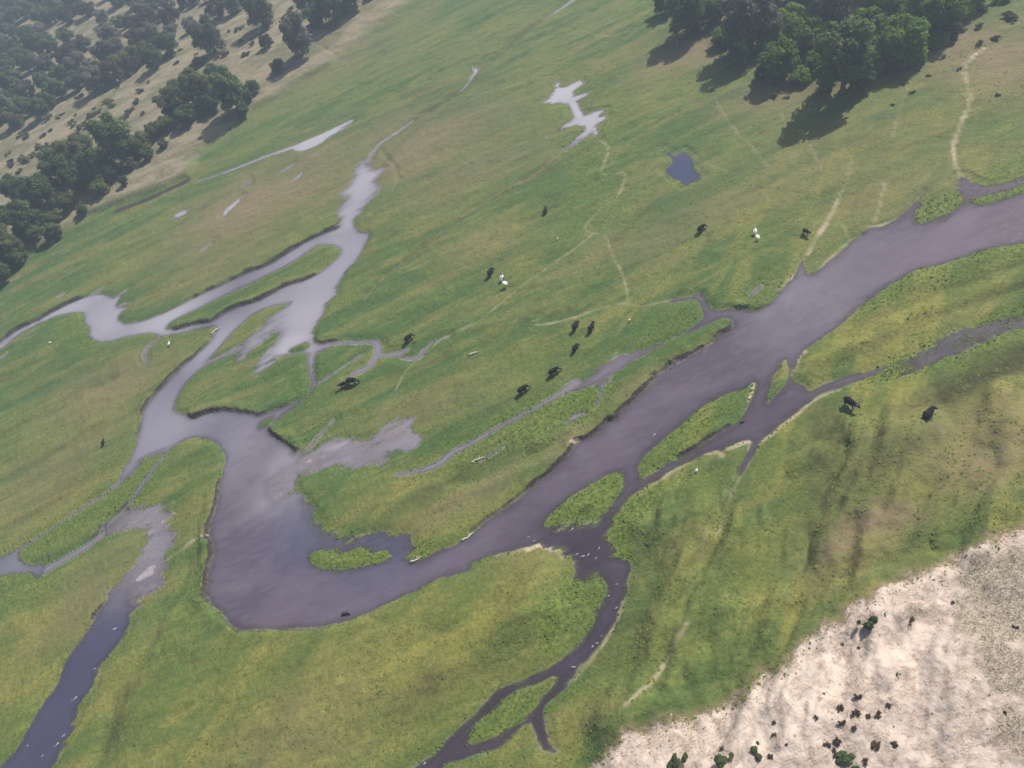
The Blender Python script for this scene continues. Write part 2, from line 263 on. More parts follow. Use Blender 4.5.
W_RING = smooth(gp(RING), True); W_ISL = [smooth(gp(p), True) for p in ISLANDS]
W_POOL = [(k, smooth(gp(p), True, 2)) for k, L in POOLS.items() for p in L]
W_STR = []
for p, w in STREAMS:
    s = smooth(gp(p), False, 3); W_STR.append((s, smooth(np.array(w)[:, None], False, 3)[:, 0].clip(.12) * .5))
W_CUT = [(gp(p), s) for p, s in CUTBANK]
W_SH = [(gp(p), s) for p, s in SHALLOW]; W_REED = [(smooth(gp(p), True, 2), s) for p, s in REEDY]
W_TR = [(smooth(gp(p), False, 3), w, s) for p, w, s in TRAILS]; W_GU = [(smooth(gp(p), False, 3), w, s) for p, w, s in GULLIES]
W_DI = [(smooth(gp(p), False, 3), w, s) for p, w, s in DITCHES]
W_SAND = smooth(gp(SANDEDGE[:-3]) , False, 1); W_SAND = np.vstack([W_SAND, [[160, 60], [160, -160], [-30, -160]]])
W_FLOOR = gp(FORESTFLOOR)
W_SCARP = smooth(gp([(118,212),(135,205),(155,197),(172,189),(187,182)]), False, 3)
def _safe(p):
    x, y = p
    return at(x, y)[:2]
we = [ _safe(p) for p in WOODEDGE[1:15]]
W_WOOD = np.vstack([[[-900, we[0][1] - 60]], np.array(we), [[500, 700], [700, 3000], [-3000, 3000], [-3000, 150]]])

def fields(q):
    """everything the ground knows at the points q (N,2)"""
    x, y = q[:, 0], q[:, 1]; n = len(q); F = {}
    jit = .22 * fbm(x * .55, y * .55, 3, 3) + .16 * fbm(x * .35, y * 2.2, 9, 2)      # ragged shore
    near = poly_sdf(q, W_RING)
    for P in W_ISL: near = np.maximum(near, -poly_sdf(q, P))
    body = np.zeros(n, int)                                        # 0 river, 1.. pools
    d = near.copy()
    for k, (nm, P) in enumerate(W_POOL):
        s = poly_sdf(q, P); b = s < d; body[b & (s < 1.5)] = k + 1; d = np.minimum(d, s)
    sdist = np.full(n, 9.0)
    for P, w in W_STR: sdist = np.minimum(sdist, line_dist(q, P, w))
    isstream = (sdist < d) & (sdist < 1.5); d = np.minimum(d, sdist)
    wsh = np.zeros(n); shal = np.zeros(n)
    for P, s in W_SH:
        ps = poly_sdf(q, P, 5.0); wsh = np.maximum(wsh, s * (1 - sstep(-1.0, 3.0, ps)))
        shal = np.maximum(shal, s * (1 - sstep(-3.0, 3.2, ps)))
    rag = 1.2 * fbm(x * .16, y * 1.3, 12, 3) * sstep(6, 0, d) * (.25 + .75 * sstep(.0, .5, vnoise(x * .06, y * .06, 14)))
    d = d + np.where(isstream, .5 * jit, np.where(body > 0, jit + rag, jit + rag * .45)) + np.where(isstream, 0, wsh * 2.4 * fbm(x * .22, y * 1.0, 16, 4))
    F['d'] = d; F['body'] = body; F['stream'] = isstream
    cut = np.zeros(n)
    for P, s in W_CUT: cut = np.maximum(cut, s * (1 - sstep(1.2, 3.2, line_dist(q, P))))
    cut *= .55 + .6 * sstep(-.5, .4, vnoise(x * .45, y * .45, 21))
    reed = np.zeros(n)
    for P, s in W_REED: reed = np.maximum(reed, s * (1 - sstep(-1.5, 2.5, poly_sdf(q, P) + 1.2 * fbm(x*.4, y*.4, 40, 2))))
    wood = 1 - sstep(-2.5, 2.5, poly_sdf(q, W_WOOD) + 1.5 * fbm(x * .12, y * .12, 30, 3))
    wood_d = poly_sdf(q, W_WOOD, 30.0)
    sandd = poly_sdf(q, W_SAND, 12.0) + 1.1 * fbm(x * .5, y * .5, 33, 3)
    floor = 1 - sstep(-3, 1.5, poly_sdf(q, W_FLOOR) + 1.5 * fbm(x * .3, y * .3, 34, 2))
    tr = np.zeros(n); trh = np.zeros(n)
    for P, w, s in W_TR:
        ld = line_dist(q, P, None, 3.0); v = (1 - sstep(w * .06, w * .50, ld + .3 * fbm(x * .8, y * .8, 50, 3))) * (.6 + .4 * vnoise(x * .25, y * .25, 53))
        tr = np.maximum(tr, s * v); trh = np.maximum(trh, (1 - sstep(0, w, ld)) * min(1, s + .3))
    gul = np.zeros(n)
    for P, w, s in W_GU:
        ld = line_dist(q, P, None, 9.0) + .5 * fbm(x * .3, y * .3, 52, 2); gul = np.maximum(gul, 1.7 * s * np.exp(-(ld / (w * .75)) ** 2))
    br = np.zeros(n); dk = np.zeros(n)
    wx = x + 5 * fbm(x * .05, y * .08, 60, 3) ; wy = y + 4 * fbm(x * .06, y * .09, 64, 3)
    for px, py, rx, ry, s in BROWN:
        c = at(px, py); br = np.maximum(br, min(1, 1.35 * s) * np.exp(-(((wx - c[0]) / rx) ** 2 + ((wy - c[1]) / ry) ** 2)))
    wx = x + 1.2 * fbm(x * .3, y * .3, 66, 3); wy = y + 1.2 * fbm(x * .3, y * .3, 68, 3)
    for px, py, rx, ry, s in DARKTURF:
        c = at(px, py); dk = np.maximum(dk, s * np.exp(-(((wx - c[0]) / rx) ** 2 + ((wy - c[1]) / ry) ** 2)))
    for P, w, s in W_DI:
        ld = line_dist(q, P, None, 6.0) + .5 * fbm(x * .35, y * .35, 71, 2); dk = np.maximum(dk, s * np.exp(-(ld / w) ** 2) * (.5 + .5 * sstep(-.4, .4, vnoise(x * .08, y * .08, 73))))
    # ---- height
    pools = (body > 0) | isstream
    bankh = .28 + .14 * vnoise(x * .1, y * .1, 70) + .38 * cut - .14 * pools - .14 * reed - .16 * wsh
    bankw = 1.6 - 1.0 * sstep(.2, .5, cut)
    h_land = .02 + bankh * sstep(-.02, 1, d / bankw)
    far_land = sstep(1.0, 8.0, d)
    und = .22 * fbm(x * .045, y * .07, 80, 4) + .15 * fbm(x * .16, y * .42, 84, 3) + .05 * fbm(x * .9, y * .9, 87, 3)
    ra = at(745, 470); rb = at(680, 610); ax = (rb - ra)[:2]; ax /= np.hypot(*ax); c0 = at(800, 520)
    la = (x - ra[0]) * ax[0] + (y - ra[1]) * ax[1]; lb = (x - ra[0]) * ax[1] - (y - ra[1]) * ax[0]
    slope = np.exp(-(((x - c0[0]) / 46) ** 2 + ((y - c0[1]) / 34) ** 2) ** 2)
    lbw = lb + 2.2 * fbm(la * .05, lb * .05, 200, 2)
    und = und + slope * (.9 + 2.3 * fbm(la * .035, lbw * .11, 204, 3) + .7 * fbm(la * .12, lbw * .35, 208, 3))
    h_land = h_land + far_land * und * 1.8 + .035 * fbm(x * 1.5, y * 1.5, 88, 2) * sstep(0, 1, d)
    h_land = np.maximum(h_land, .03 + .05 * sstep(0, 1, d)) - np.minimum(gul, h_land * .9 + .7 * sstep(3, 7, d)) * sstep(.5, 3, d)
    depth = .75 * sstep(0, 3.2, -d) + .07 * sstep(0, .5, -d)
    depth = np.where(pools & (body != len(W_POOL)), np.minimum(depth, .16), depth)
    flat = .012 + .075 * fbm(x * .45, y * .95, 90, 4) + .05 * fbm(x * .12, y * .3, 94, 2)
    depth = depth * (1 - shal) + np.minimum(flat + .03, depth + .02) * shal
    depth = np.minimum(depth, .75 - .66 * np.clip(reed * 1.3, 0, 1))
    soak = np.maximum(wsh, np.where((body > 0) & ~isstream, .7, 0)) * (1 - sstep(.6, 3.0, d)) * (cut < .25)      # half-flooded grass round the flats
    h_land = h_land * (1 - soak) + soak * (.012 + .030 * sstep(0, 2.5, d) + .085 * fbm(x * .6, y * 1.3, 250, 3))
    h = np.where(d > 0, h_land, -depth)
    rise = .9 * sstep(-1, 12, -sandd) * 2.2 + .12 * fbm(x * .3, y * .3, 96, 3) * (1 - sstep(-2, 1, sandd))
    h = h + np.where(d > 1.0, rise, 0)
    scarp = 1.3 * sstep(2.0, -1.2, wood_d + 1.2 * fbm(x * .1, y * .1, 98, 2)) + .06 * np.clip(-wood_d, 0, 30)
    h = h + np.where(d > 1.0, scarp, 0) + floor * .25 * (d > 1)
    h = h - .05 * trh * sstep(.4, 1.2, d)
    F['h'] = h; F['depth'] = depth
    # ---- cover masks
    soil = np.clip(cut * 1.3 * (1 - sstep(.42, .78, d)) * sstep(-.4, 0.05, d), 0, 1)
    shore = (1 - sstep(.0, .2 + 1.1 * np.clip(vnoise(x * .13, y * .13, 101) + .1, 0, 1), d)) * (.42 + .5 * vnoise(x * .6, y * .6, 100))
    sc_l = line_dist(q, W_SCARP, None, 6.0)
    F['mud'] = np.clip(np.maximum(np.maximum(soil, shore * .8), .9 * (1 - sstep(.9, 1.8, sc_l + .4 * fbm(x * .3, y * .3, 220, 2)))), 0, 1) * (1 - .8 * np.clip(tr, 0, 1))
    F['sand'] = 1 - sstep(-2.6, 2.4, sandd)
    F['sandd'] = sandd
    F['trail'] = tr; F['brown'] = np.clip(br, 0, 1); F['reed'] = reed; F['wood'] = wood; F['floor'] = floor; F['dark'] = np.clip(dk, 0, 1)
    F['shal'] = shal
    wm = np.zeros(n)
    wx = x + 6 * fbm(x * .05, y * .06, 160, 3); wy = y + 5 * fbm(x * .05, y * .06, 164, 3)
    for px, py, rx, ry, s in WARM:
        c = at(px, py); wm = np.maximum(wm, s * np.exp(-(((wx - c[0]) / rx) ** 2 + ((wy - c[1]) / ry) ** 2)))
    F['warm'] = np.clip(wm, 0, 1)
    return F
def ground_z(x, y):
    loc = GTREE.ray_cast(Vector((float(x), float(y), 300.0)), Vector((0, 0, -1)))[0]
    return loc.z if loc else 0.0

# ---------------------------------------------------------------- node helpers
def new_mat(name):
    mt = bpy.data.materials.new(name); mt.use_nodes = True; nt = mt.node_tree; nt.nodes.clear()
    out = nt.nodes.new('ShaderNodeOutputMaterial'); return mt, nt, out
def N(nt, t, **kw):
    nd = nt.nodes.new(t)
    for k, v in kw.items(): setattr(nd, k, v)
    return nd
def mixc(nt, fac, a, b, mode='MIX'):
    nd = N(nt, 'ShaderNodeMix', data_type='RGBA', blend_type=mode)
    for s, v in ((nd.inputs[0], fac), (nd.inputs[6], a), (nd.inputs[7], b)):
        if hasattr(v, 'is_output'): nt.links.new(v, s)
        elif isinstance(v, (tuple, list)): s.default_value = (*v, 1)
        else: s.default_value = v
    return nd.outputs[2]
def math_(nt, op, a, b=None, c=None, clamp=False):
    nd = N(nt, 'ShaderNodeMath', operation=op, use_clamp=clamp)
    for i, v in enumerate((a, b, c)):
        if v is None: continue
        if hasattr(v, 'is_output'): nt.links.new(v, nd.inputs[i])
        else: nd.inputs[i].default_value = v
    return nd.outputs[0]
def maprange(nt, v, a, b, c=0.0, d=1.0, smooth_=True):
    nd = N(nt, 'ShaderNodeMapRange', interpolation_type='SMOOTHSTEP' if smooth_ else 'LINEAR')
    nt.links.new(v, nd.inputs[0])
    for i, k in enumerate((a, b, c, d)): nd.inputs[i + 1].default_value = k
    return nd.outputs[0]
def noise(nt, co, scale, detail=4, rough=.55, sx=1, sy=1, dist=0.0):
    if sx != 1 or sy != 1:
        mp = N(nt, 'ShaderNodeMapping'); nt.links.new(co, mp.inputs[0]); mp.inputs[3].default_value = (sx, sy, 1); co = mp.outputs[0]
    nd = N(nt, 'ShaderNodeTexNoise'); nt.links.new(co, nd.inputs['Vector'])
    nd.inputs['Scale'].default_value = scale; nd.inputs['Detail'].default_value = detail
    nd.inputs['Roughness'].default_value = rough; nd.inputs['Distortion'].default_value = dist
    return nd.outputs[0]
def attr(nt, name):
    return N(nt, 'ShaderNodeAttribute', attribute_name=name)
def sep(nt, col):
    nd = N(nt, 'ShaderNodeSeparateColor'); nt.links.new(col, nd.inputs[0]); return nd.outputs

# ---------------------------------------------------------------- ground material
def ground_material():
    mt, nt, out = new_mat('floodplain_ground')
    co = N(nt, 'ShaderNodeTexCoord').outputs['Object']
    a = attr(nt, 'cover_a'); b = attr(nt, 'cover_b')
    mud, sand, trail = sep(nt, a.outputs['Color'])[:3]; brown = a.outputs['Alpha']
    reed, wood, floor = sep(nt, b.outputs['Color'])[:3]; dark = b.outputs['Alpha']
    nA = noise(nt, co, .016, 2, .55, 1, 1.6); nB = noise(nt, co, .055, 4, .6, 1, 2.0, .6); nC = noise(nt, co, .35, 3, .62, .45, 1.5)
    nD = noise(nt, co, 1.7, 3, .65); nE = noise(nt, co, 5.5, 2, .65)
    nS = noise(nt, co, .12, 4, .62, .22, 1.9, .4)
    green, olive, yellow = (.062, .108, .031), (.098, .131, .040), (.148, .153, .048)
    warm = attr(nt, 'warm').outputs['Fac']
    c = mixc(nt, maprange(nt, nA, .42, .58), green, olive)
    c = mixc(nt, math_(nt, 'MULTIPLY', maprange(nt, nB, .45, .70), .75), c, yellow)
    c = mixc(nt, math_(nt, 'MULTIPLY', maprange(nt, nS, .50, .62), .90), c, (.052, .098, .030))
    c = mixc(nt, math_(nt, 'MULTIPLY', maprange(nt, nS, .48, .36), .75), c, (.140, .136, .050))
    c = mixc(nt, math_(nt, 'MULTIPLY', maprange(nt, nC, .50, .72), .55), c, (.060, .090, .022))
    c = mixc(nt, math_(nt, 'MULTIPLY', maprange(nt, nC, .46, .28), .45), c, (.170, .172, .062))
    c = mixc(nt, math_(nt, 'MULTIPLY', warm, maprange(nt, nC, .25, .60, 1.0, .6)), c, mixc(nt, maprange(nt, nB, .38, .58), (.138, .146, .032), (.205, .190, .044)))
    # yellow and dark growth bands downslope, contrast raised to paint in lit ridges
    mp = N(nt, 'ShaderNodeMapping', vector_type='TEXTURE'); nt.links.new(co, mp.inputs[0])
    e0, e1 = at(745, 470), at(680, 610); mp.inputs[2].default_value = (0, 0, math.atan2(e1[1] - e0[1], e1[0] - e0[0])); mp.inputs[3].default_value = (5.0, 1.0, 1.0)
    nR = N(nt, 'ShaderNodeTexNoise'); nt.links.new(mp.outputs[0], nR.inputs['Vector']); nR.inputs['Scale'].default_value = .16; nR.inputs['Detail'].default_value = 4; nR.inputs['Roughness'].default_value = .6; nR.inputs['Distortion'].default_value = .5
    down = attr(nt, 'downslope').outputs['Fac']
    c = mixc(nt, math_(nt, 'MULTIPLY', down, maprange(nt, nR.outputs[0], .50, .66, 0, .85)), c, (.205, .190, .050))
    c = mixc(nt, math_(nt, 'MULTIPLY', down, maprange(nt, nR.outputs[0], .48, .34, 0, .6)), c, (.056, .080, .022))
    # lush wet growth
    lush = mixc(nt, maprange(nt, nD, .38, .62), (.066, .106, .022), (.118, .155, .032))
    rf = math_(nt, 'MULTIPLY', reed, maprange(nt, math_(nt, 'ADD', nC, math_(nt, 'MULTIPLY', nB, .6)), .55, .85, .55, 1.0))
    c = mixc(nt, rf, c, lush)
    # dry patches
    drc = mixc(nt, maprange(nt, nD, .35, .65), (.225, .165, .108), (.160, .120, .070))
    c = mixc(nt, math_(nt, 'MULTIPLY', brown, maprange(nt, nC, .30, .62, .65, 1.0)), c, drc)
    # dark trampled turf
    c = mixc(nt, dark, c, mixc(nt, nD, (.040, .038, .020), (.075, .075, .030)))
    # woodland floor: dry grass and bare earth
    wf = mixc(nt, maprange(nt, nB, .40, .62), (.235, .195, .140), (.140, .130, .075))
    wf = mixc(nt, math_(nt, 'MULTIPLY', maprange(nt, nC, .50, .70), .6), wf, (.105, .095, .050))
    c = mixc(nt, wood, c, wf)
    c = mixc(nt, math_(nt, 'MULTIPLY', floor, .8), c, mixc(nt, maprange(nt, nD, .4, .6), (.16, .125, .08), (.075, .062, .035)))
    # fine mottling of the sward
    c = mixc(nt, .48, c, mixc(nt, maprange(nt, nD, .30, .70), (.60, .62, .56), (1.28, 1.26, 1.2)), 'MULTIPLY')
    c = mixc(nt, .36, c, mixc(nt, maprange(nt, nE, .30, .70), (.58, .60, .58), (1.36, 1.34, 1.25)), 'MULTIPLY')
    # trails, bare sand
    pale = mixc(nt, maprange(nt, nD, .35, .65), (.46, .37, .27), (.34, .28, .19))
    c = mixc(nt, trail, c, pale)
    nG = noise(nt, co, .42, 4, .68, 1, 1, .3); nH = noise(nt, co, 1.8, 4, .75, .8, 1.2, .15)
    rid = noise(nt, co, .85, 3, .55, .8, 1.2, 1.1)                       # wandering ridge lines of hoof-broken crust
    crack = maprange(nt, math_(nt, 'ABSOLUTE', math_(nt, 'SUBTRACT', rid, .5)), .035, .0)
    sc_ = mixc(nt, maprange(nt, nG, .34, .66), (.53, .44, .37), (.40, .318, .265))
    sc_ = mixc(nt, math_(nt, 'MULTIPLY', maprange(nt, nH, .50, .66), maprange(nt, nG, .40, .58, .10, .7)), sc_, (.29, .225, .175))
    sc_ = mixc(nt, math_(nt, 'MULTIPLY', crack, maprange(nt, nG, .42, .56, .0, .8)), sc_, (.20, .15, .11))
    lit = attr(nt, 'litter').outputs['Fac']
    sc_ = mixc(nt, math_(nt, 'MULTIPLY', lit, maprange(nt, nH, .30, .55, .45, 1.0)), sc_, mixc(nt, maprange(nt, nE, .35, .65), (.10, .085, .058), (.34, .285, .22)))
    edge = maprange(nt, math_(nt, 'ADD', sand, math_(nt, 'MULTIPLY', math_(nt, 'SUBTRACT', math_(nt, 'ADD', nH, math_(nt, 'MULTIPLY', nE, .6)), .8), 1.1)), .34, .66)
    c = mixc(nt, math_(nt, 'MULTIPLY', maprange(nt, sand, .02, .45), .75), c, drc)
    c = mixc(nt, edge, c, sc_)
    mc = mixc(nt, maprange(nt, nD, .35, .65), (.026, .021, .017), (.060, .048, .040))
    c = mixc(nt, maprange(nt, math_(nt, 'ADD', mud, math_(nt, 'MULTIPLY', math_(nt, 'SUBTRACT', nE, .5), .5)), .28, .70), c, mc)
    # silt flats below and at the water line
    sl = attr(nt, 'silt_sheen').outputs['Fac']
    c = mixc(nt, sl, c, mixc(nt, maprange(nt, nC, .35, .65), (.31, .275, .30), (.24, .21, .23)))
    p = N(nt, 'ShaderNodeBsdfPrincipled'); nt.links.new(c, p.inputs['Base Color'])
    nt.links.new(maprange(nt, sl, 0, 1, .95, .45), p.inputs['Roughness'])
    p.inputs['Specular IOR Level'].default_value = .2
    bh = math_(nt, 'ADD', math_(nt, 'MULTIPLY', nD, .17), math_(nt, 'MULTIPLY', nC, .28))
    bp = N(nt, 'ShaderNodeBump'); bp.inputs['Strength'].default_value = .9; bp.inputs['Distance'].default_value = 1.0
    nt.links.new(bh, bp.inputs['Height']); nt.links.new(bp.outputs[0], p.inputs['Normal'])
    nt.links.new(p.outputs[0], out.inputs[0]); return mt

def water_material():
    mt, nt, out = new_mat('silty_water')
    co = N(nt, 'ShaderNodeTexCoord').outputs['Object']
    dep = attr(nt, 'depth').outputs['Fac']; silt_sheen = attr(nt, 'silt_sheen').outputs['Fac']
    n1 = noise(nt, co, .05, 4, .6, 1, 1.8, .5); n2 = noise(nt, co, .6, 4, .6, .5, 1.4)
    c = mixc(nt, maprange(nt, n1, .38, .62), (.084, .066, .091), (.116, .094, .122))
    c = mixc(nt, math_(nt, 'MULTIPLY', maprange(nt, n2, .45, .70), .5), c, (.130, .117, .146))
    c = mixc(nt, attr(nt, 'clear').outputs['Fac'], c, (.054, .068, .132))  # bluish mix paints the sky's reflection into the water colour
    c = mixc(nt, attr(nt, 'peat').outputs['Fac'], c, (.040, .030, .041))
    c = mixc(nt, silt_sheen, c, (.52, .50, .54))  # pale mix: silt on the flats, elsewhere bright cloud reflection painted in
    p = N(nt, 'ShaderNodeBsdfPrincipled'); nt.links.new(c, p.inputs['Base Color'])
    p.inputs['Roughness'].default_value = .12; p.inputs['IOR'].default_value = 1.33
    w1 = noise(nt, co, 1.1, 4, .6, .7, 1.3); w2 = noise(nt, co, 4.0, 3, .6, .7, 1.3)
    bp = N(nt, 'ShaderNodeBump'); bp.inputs['Strength'].default_value = .28; bp.inputs['Distance'].default_value = .12
    nt.links.new(math_(nt, 'ADD', w1, math_(nt, 'MULTIPLY', w2, .4)), bp.inputs['Height']); nt.links.new(bp.outputs[0], p.inputs['Normal'])
    tr = N(nt, 'ShaderNodeBsdfTransparent'); tr.inputs[0].default_value = (.86, .84, .84, 1)
    mx = N(nt, 'ShaderNodeMixShader')
    op = math_(nt, 'SUBTRACT', 1.0, math_(nt, 'EXPONENT', math_(nt, 'MULTIPLY', dep, -9.0)))
    nt.links.new(math_(nt, 'MAXIMUM', op, .25), mx.inputs[0]); nt.links.new(tr.outputs[0], mx.inputs[1]); nt.links.new(p.outputs[0], mx.inputs[2])
    nt.links.new(mx.outputs[0], out.inputs[0]); return mt

def simple_mat(name, c1, c2, scale=3.0, rough=.8, bump=.0, spec=.3, objrand=0.0, co='Object'):
    mt, nt, out = new_mat(name)
    cc = N(nt, 'ShaderNodeTexCoord').outputs[co]
    n = noise(nt, cc, scale, 4, .6)
    c = mixc(nt, maprange(nt, n, .35, .65), c1, c2)
    if objrand:
        oi = N(nt, 'ShaderNodeObjectInfo')
        hs = N(nt, 'ShaderNodeHueSaturation'); nt.links.new(c, hs.inputs['Color'])
        nt.links.new(maprange(nt, oi.outputs['Random'], 0, 1, 1 - objrand, 1 + objrand, False), hs.inputs['Value'])
        nt.links.new(maprange(nt, math_(nt, 'FRACT', math_(nt, 'MULTIPLY', oi.outputs['Random'], 7.3)), 0, 1, .48, .52, False), hs.inputs['Hue'])
        c = hs.outputs[0]
    p = N(nt, 'ShaderNodeBsdfPrincipled'); nt.links.new(c, p.inputs['Base Color']); p.inputs['Roughness'].default_value = rough
    p.inputs['Specular IOR Level'].default_value = spec
    if bump:
        bp = N(nt, 'ShaderNodeBump'); bp.inputs['Strength'].default_value = bump; bp.inputs['Distance'].default_value = .1
        nt.links.new(n, bp.inputs['Height']); nt.links.new(bp.outputs[0], p.inputs['Normal'])
    nt.links.new(p.outputs[0], out.inputs[0]); return mt
def leaf_mat(name, c1, c2, c3):
    mt, nt, out = new_mat(name)
    at_ = attr(nt, 'tone').outputs['Fac']; oi = N(nt, 'ShaderNodeObjectInfo')
    c = mixc(nt, at_, c1, c2)
    c = mixc(nt, maprange(nt, math_(nt, 'FRACT', math_(nt, 'MULTIPLY', oi.outputs['Random'], 5.7)), 0, 1, 0, .55, False), c, c3)
    hs = N(nt, 'ShaderNodeHueSaturation'); nt.links.new(c, hs.inputs['Color'])
    nt.links.new(maprange(nt, oi.outputs['Random'], 0, 1, .78, 1.22, False), hs.inputs['Value'])
    d = N(nt, 'ShaderNodeBsdfDiffuse'); nt.links.new(hs.outputs[0], d.inputs[0])
    t = N(nt, 'ShaderNodeBsdfTranslucent'); nt.links.new(hs.outputs[0], t.inputs[0])
    mx = N(nt, 'ShaderNodeMixShader'); mx.inputs[0].default_value = .42
    nt.links.new(d.outputs[0], mx.inputs[1]); nt.links.new(t.outputs[0], mx.inputs[2]); nt.links.new(mx.outputs[0], out.inputs[0]); return mt

M_GROUND = ground_material(); M_WATER = water_material()

# ---------------------------------------------------------------- ground sheet: a fine patch and an apron out to the horizon
def mesh_from(name, V, Fq, mat, kind=None):
    me = bpy.data.meshes.new(name)
    Fq = np.asarray(Fq, np.int32); k = Fq.shape[1]
    me.vertices.add(len(V)); me.vertices.foreach_set('co', np.asarray(V, np.float32).ravel())
    me.loops.add(Fq.size); me.loops.foreach_set('vertex_index', Fq.ravel())
    me.polygons.add(len(Fq)); me.polygons.foreach_set('loop_start', np.arange(0, Fq.size, k, dtype=np.int32))
    me.update(calc_edges=True); me.materials.append(mat)
    ob = bpy.data.objects.new(name, me); C.objects.link(ob)
    if kind: ob['kind'] = kind
    return ob
def set_attr(me, name, arr):
    arr = np.asarray(arr, np.float32)
    if arr.ndim == 1:
        a = me.attributes.new(name, 'FLOAT', 'POINT'); a.data.foreach_set('value', arr)
    else:
        a = me.attributes.new(name, 'FLOAT_COLOR', 'POINT'); a.data.foreach_set('color', arr.ravel())

NS, MT_ = 860, 720
cTL, cTR, cBL, cBR = at(-45, -30)[:2], at(1075, -45)[:2], at(-50, 815)[:2], at(1075, 815)[:2]
s = np.linspace(0, 1, NS + 1)[None, :, None]; t = np.linspace(0, 1, MT_ + 1) ** 1.25; t = t[:, None, None]
G = (cBL * (1 - s) + cBR * s) * (1 - t) + (cTL * (1 - s) + cTR * s) * t
Q = G.reshape(-1, 2); FQ = fields(Q)
ii, jj = np.meshgrid(np.arange(MT_), np.arange(NS), indexing='ij')
v0 = (ii * (NS + 1) + jj).ravel(); faces = np.stack([v0, v0 + 1, v0 + NS + 2, v0 + NS + 1], 1)
loop = np.concatenate([np.arange(NS), np.arange(MT_) * (NS + 1) + NS, (MT_ * (NS + 1) + np.arange(NS, 0, -1)), np.arange(MT_, 0, -1) * (NS + 1)])
cen = Q.mean(0); base = len(Q); V2 = [Q]; rings = []; prev = loop
hs_all = {k: [v] for k, v in FQ.items()}
extra = []
for r, g in enumerate((1.02, 1.06, 1.15, 1.4, 2.0, 3.5, 6.0, 11.0)):
    P = cen + (Q[loop] - cen) * g; extra.append(P)
    idx = base + r * len(loop) + np.arange(len(loop)); nx = np.roll(np.arange(len(loop)), -1)
    faces = np.vstack([faces, np.stack([prev, idx, idx[nx], prev[nx]], 1)]); prev = idx
E = np.vstack(extra); FE = fields(E)
ALL = np.vstack([Q, E]); FA = {k: np.concatenate([FQ[k], FE[k]]) for k in FQ}
litter = np.zeros(len(ALL))
for px, py, rx, ry in ((1000,620,6,5.5),(1015,680,4.5,5),(1030,590,8,5),(990,575,5,2.5),(1020,740,3.5,4),(912,618,1.6,1.0)):
    c = at(px, py); litter = np.maximum(litter, np.exp(-((ALL[:, 0]-c[0])/rx)**2 - ((ALL[:, 1]-c[1])/ry)**2))
litter = sstep(.3, .75, litter + .45 * fbm(ALL[:, 0] * .5, ALL[:, 1] * .5, 120, 4))
# pale water colour: painted cloud reflection on pools, lagoons and streams; silt on flats
def soft(px, py, r): 
    c = at(px, py); return np.exp(-((ALL[:, 0]-c[0])**2 + (ALL[:, 1]-c[1])**2) / r**2)
silt_sheen_w = np.zeros(len(ALL))
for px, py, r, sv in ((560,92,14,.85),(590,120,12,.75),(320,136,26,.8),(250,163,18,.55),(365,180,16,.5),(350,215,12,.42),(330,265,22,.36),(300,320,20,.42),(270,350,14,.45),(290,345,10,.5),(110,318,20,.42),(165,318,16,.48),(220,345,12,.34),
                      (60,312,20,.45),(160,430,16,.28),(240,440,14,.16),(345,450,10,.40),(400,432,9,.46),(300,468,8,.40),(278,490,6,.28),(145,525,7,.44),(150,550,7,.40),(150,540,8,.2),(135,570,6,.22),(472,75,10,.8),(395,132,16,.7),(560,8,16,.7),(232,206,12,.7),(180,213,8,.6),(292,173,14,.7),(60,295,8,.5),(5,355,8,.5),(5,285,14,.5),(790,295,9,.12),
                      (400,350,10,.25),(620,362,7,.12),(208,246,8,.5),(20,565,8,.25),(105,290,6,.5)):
    silt_sheen_w = np.maximum(silt_sheen_w, sv * soft(px, py, r))
silt_sheen_w = np.maximum(silt_sheen_w, .30 * FA['stream'])
silt_sheen_w = np.maximum(silt_sheen_w, .8 * soft(576, 112, 16) * FA['stream'])
peat_w = np.zeros(len(ALL))
for px, py, r, sv in ((70,690,16,.42),(40,740,14,.45),(100,645,9,.3),(585,550,9,.85),(612,590,8,.8),(590,640,9,.8),(555,685,9,.85),(500,705,10,.85),(440,755,12,.8),(540,735,6,.85),(640,490,6,.6),(700,450,9,.55),(770,410,8,.35),(540,535,8,.4),(600,525,6,.7)):
    peat_w = np.maximum(peat_w, sv * soft(px, py, r))
sky_blue_w = np.zeros(len(ALL))  # where blue sky reflection is painted into the water
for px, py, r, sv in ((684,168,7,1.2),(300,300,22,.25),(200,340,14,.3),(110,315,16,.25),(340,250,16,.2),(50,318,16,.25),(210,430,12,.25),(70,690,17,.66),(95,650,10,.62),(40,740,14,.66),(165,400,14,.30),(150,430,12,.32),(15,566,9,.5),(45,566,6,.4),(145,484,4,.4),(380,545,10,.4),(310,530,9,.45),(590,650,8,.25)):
    sky_blue_w = np.maximum(sky_blue_w, np.minimum(1, sv * soft(px, py, r)))
bed = sstep(.22 + .2 * FA['shal'], -.12 - .5 * FA['shal'], FA['d'] + (.25 + 1.0 * FA['shal']) * fbm(ALL[:, 0] * .45, ALL[:, 1] * 1.0, 150, 4)) * (.3 + .65 * np.maximum(FA['shal'], FA['stream'] * .6))
bed = np.clip(bed, 0, 1) * (1 - .95 * np.clip(FA['reed'], 0, 1))
V = np.column_stack([ALL, FA['h']])
ground = mesh_from('ground', V, faces, M_GROUND, 'structure')
me = ground.data
set_attr(me, 'cover_a', np.column_stack([FA['mud'], FA['sand'], FA['trail'], FA['brown']]))
set_attr(me, 'cover_b', np.column_stack([FA['reed'], FA['wood'], FA['floor'], FA['dark']]))
